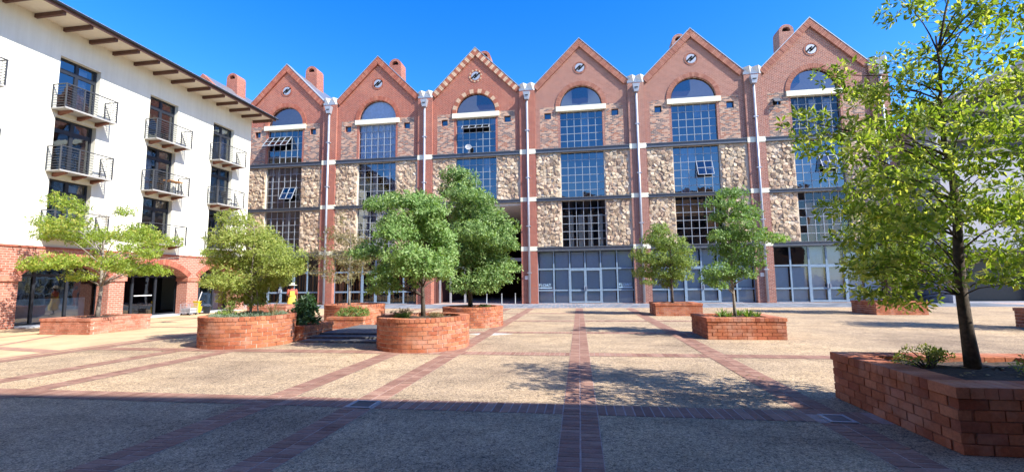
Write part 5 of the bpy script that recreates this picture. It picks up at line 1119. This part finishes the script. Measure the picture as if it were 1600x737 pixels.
# ---------------------------------------------------------------- cleaning things by the arcade pier
t = thing('mop_bucket', 'yellow mop bucket with wringer and white mop handle by the arcade pier', 'bucket', (-21.45, 22.75, 0))
m = MB(); m.loft([[(x * s, y * s * .75, z) for x, y in ((-1, -1), (1, -1), (1, 1), (-1, 1))] for s, z in ((.17, .08), (.22, .42))]); m.build('bucket', 'plastic_yellow', t)
m = MB(); m.loft([[(x * s + .05, y * s * .7, z) for x, y in ((-1, -1), (1, -1), (1, 1), (-1, 1))] for s, z in ((.11, .42), (.19, .72))]); m.build('wringer', 'plastic_yellow', t)
MB().tube([(.2, 0, .6), (.32, .12, .75), (.36, .2, .62)], .025, 6).build('lever', 'black_pit', t)
MB().tube([(.0, 0, .4), (.22, .08, 1.25)], .022, 6).build('mop_handle', 'white_metal', t)
for sx in (-1, 1):
    for sy in (-1, 1): MB().lathe([(.03, 0), (.045, .02), (.045, .06), (.03, .08)], (sx * .14, sy * .1), 8).build('castor', 'black_pit', t)
t = thing('bucket', 'dark blue bucket next to the yellow mop bucket', 'bucket', (-21.15, 23.15, 0))
MB().lathe([(.15, 0), (.21, .42), (.225, .42), (.225, .45), (.195, .45), (.14, .03)], n=18).build('shell', 'plastic_blue', t, sm=True)
MB().tube([(-.21, 0, .44), (-.1, .1, .5), (.1, .1, .5), (.21, 0, .44)], .01, 5).build('handle', 'galvanised', t)
t = thing('wire_trolley', 'grey wire trolley standing against the brick pier left of the mop bucket', 'trolley', (-21.15, 21.95, 0))
m = MB()
for x in (-.3, .3):
    for y in (-.25, .25): m.tube([(x, y, .06), (x, y, .62)], .014, 5)
for z in (.12, .3, .46, .62):
    for y in (-.25, .25): m.tube([(-.3, y, z), (.3, y, z)], .009, 4)
    for x in (-.3, .3): m.tube([(x, -.25, z), (x, .25, z)], .009, 4)
for k in range(8):
    for y in (-.25, .25): m.tube([(-.3 + .6 * k / 7, y, .12), (-.3 + .6 * k / 7, y, .62)], .006, 4)
m.build('wire_basket', 'galvanised', t)
MB().box(-.27, .27, -.22, .22, .12, .38).build('liner', 'grey_render', t)
for x in (-.25, .25):
    for y in (-.2, .2): MB().tube([(x - .015, y, .05), (x + .015, y, .05)], .05, 10).build('castor', 'black_pit', t)

# ---------------------------------------------------------------- the person in yellow
pz = thing('person', 'person in straw hat, red top and long yellow pinafore beside the far left planter', 'person', (-15.2, 22.2, 0), rz=R(35))
SK = {'pel': (0, 0, .86, .105), 'sp': (0, .01, 1.02, .10), 'ch': (0, .0, 1.20, .115), 'nk': (0, .01, 1.36, .045), 'hd': (0, -.015, 1.46, .07), 'hd2': (0, -.01, 1.55, .078), 'hd3': (0, 0, 1.60, .05)}
E_ = [('pel', 'sp'), ('sp', 'ch'), ('ch', 'nk'), ('nk', 'hd'), ('hd', 'hd2'), ('hd2', 'hd3')]
for s, q in ((-1, 'l'), (1, 'r')):
    SK.update({'hp' + q: (.085 * s, 0, .80, .085), 'kn' + q: (.095 * s, -.01, .45, .055), 'an' + q: (.095 * s, .02, .08, .035), 'to' + q: (.10 * s, -.13, .03, .03),
               'sh' + q: (.17 * s, .0, 1.29, .05), 'el' + q: (.23 * s, -.03 if s < 0 else .02, 1.04, .038)})
    hand = (-.16, -.24, .98) if s < 0 else (.24, -.10, .83)
    SK['wr' + q] = hand + (.024,); E_ += [('pel', 'hp' + q), ('hp' + q, 'kn' + q), ('kn' + q, 'an' + q), ('an' + q, 'to' + q), ('ch', 'sh' + q), ('sh' + q, 'el' + q), ('el' + q, 'wr' + q)]
    dv = (Vector(hand) - Vector(SK['el' + q][:3])).normalized(); sv = dv.cross(Vector((0, 1, 0.2))).normalized()
    pm = Vector(hand) + dv * .055; SK['pm' + q] = tuple(pm) + (.026,); E_.append(('wr' + q, 'pm' + q))
    for k in range(5):
        off = sv * (k - 1.5) * .018 if k < 4 else sv * -.05; l = (.05, .062, .058, .045, .035)[k]
        b = pm + off * .9 + dv * (.025 if k < 4 else 0); e = b + dv * l + Vector((0, -.012, -.01))
        SK['f%d%s' % (k, q)] = tuple(b) + (.009,); SK['g%d%s' % (k, q)] = tuple(e) + (.008,); E_ += [('pm' + q, 'f%d%s' % (k, q)), ('f%d%s' % (k, q), 'g%d%s' % (k, q))]
ks = list(SK); me = bpy.data.meshes.new('body'); me.from_pydata([SK[k][:3] for k in ks], [(ks.index(a), ks.index(b)) for a, b in E_], [])
body = bpy.data.objects.new('body', me); COL.objects.link(body); body.parent = pz
md = body.modifiers.new('skin', 'SKIN'); sk = me.skin_vertices[0].data
for i, k in enumerate(ks): sk[i].radius = (SK[k][3], SK[k][3])
sk[0].use_root = True; md.use_smooth_shade = True
body.modifiers.new('sub', 'SUBSURF').levels = 1; me.materials.append(MAT['skin'])
dg = bpy.context.evaluated_depsgraph_get(); ev = bpy.data.meshes.new_from_object(body.evaluated_get(dg)); body.modifiers.clear(); body.data = ev
if not ev.materials: ev.materials.append(MAT['skin'])
def ering(z, a, b, y=0, n=18, w=0): return [(a * (1 + w * cos(5 * 2 * pi * k / n)) * cos(2 * pi * k / n), y + b * (1 + w * cos(5 * 2 * pi * k / n)) * sin(2 * pi * k / n), z) for k in range(n)]
MB().loft([ering(.30, .27, .23, 0, 30, .05), ering(.55, .25, .21, 0, 30, .04), ering(.85, .20, .165, 0, 30, .02), ering(1.03, .155, .135, 0, 30)], cap=False).build('skirt', 'cloth_yellow', pz, sm=True)
MB().loft([ering(1.0, .15, .132), ering(1.15, .175, .145), ering(1.28, .19, .13), ering(1.345, .10, .085), ering(1.37, .06, .06)], cap=False).build('top', 'cloth_red', pz, sm=True)
m = MB(); m.box(-.11, .11, -.165, -.13, 1.0, 1.24); m.box(-.11, -.06, .125, .15, 1.0, 1.30); m.box(.06, .11, .125, .15, 1.0, 1.30); m.box(-.11, .11, .125, .155, 1.0, 1.14); m.build('bib', 'cloth_yellow', pz)
for s, q in ((-1, 'l'), (1, 'r')):
    a, b = Vector(SK['sh' + q][:3]), Vector(SK['el' + q][:3]); MB().tube([a + Vector((-.03 * s, 0, .02)), a, a.lerp(b, .5), a.lerp(b, .95)], [.07, .075, .065, .058], 10).build('sleeve', 'cloth_red', pz, sm=True)
    MB().loft([[(.10 * s + x * .045, .06 - .22 * k / 3 + .0, z) for x, z in ((-1, 0), (1, 0), (.8, .07 - .014 * k), (-.8, .07 - .014 * k))] for k in range(4)]).build('shoe', 'frame_dark', pz)
MB().lathe([(.0, 1.685), (.07, 1.68), (.095, 1.65), (.105, 1.585), (.19, 1.565), (.235, 1.55), (.235, 1.543), (.11, 1.572), (.0, 1.62)], n=22, cap=False).build('hat', 'straw', pz, sm=True)
MB().loft([ering(1.40, .065, .05, .03), ering(1.46, .088, .075, .025), ering(1.55, .092, .085, .015), ering(1.6, .085, .08, .01)], cap=False).build('hair', 'hair', pz, sm=True)
MB().hexa([(-.012, -.115, 1.455), (.012, -.115, 1.455), (.008, -.07, 1.455), (-.008, -.07, 1.455), (-.005, -.09, 1.50), (.005, -.09, 1.50), (.005, -.07, 1.5), (-.005, -.07, 1.5)]).build('nose', 'skin', pz)
for s in (-1, 1): MB().lathe([(.0, -.006), (.011, 0), (0, .006)], n=8).build('eye', 'hair', pz, loc=(.03 * s, -.082, 1.505))
MB().box(-.022, .022, -.09, -.07, 1.425, 1.432).build('mouth', 'cloth_red', pz)
for s in (-1, 1): MB().lathe([(0, -.025), (.013, 0), (0, .025)], n=8).build('ear', 'skin', pz, loc=(.085 * s, 0, 1.49))
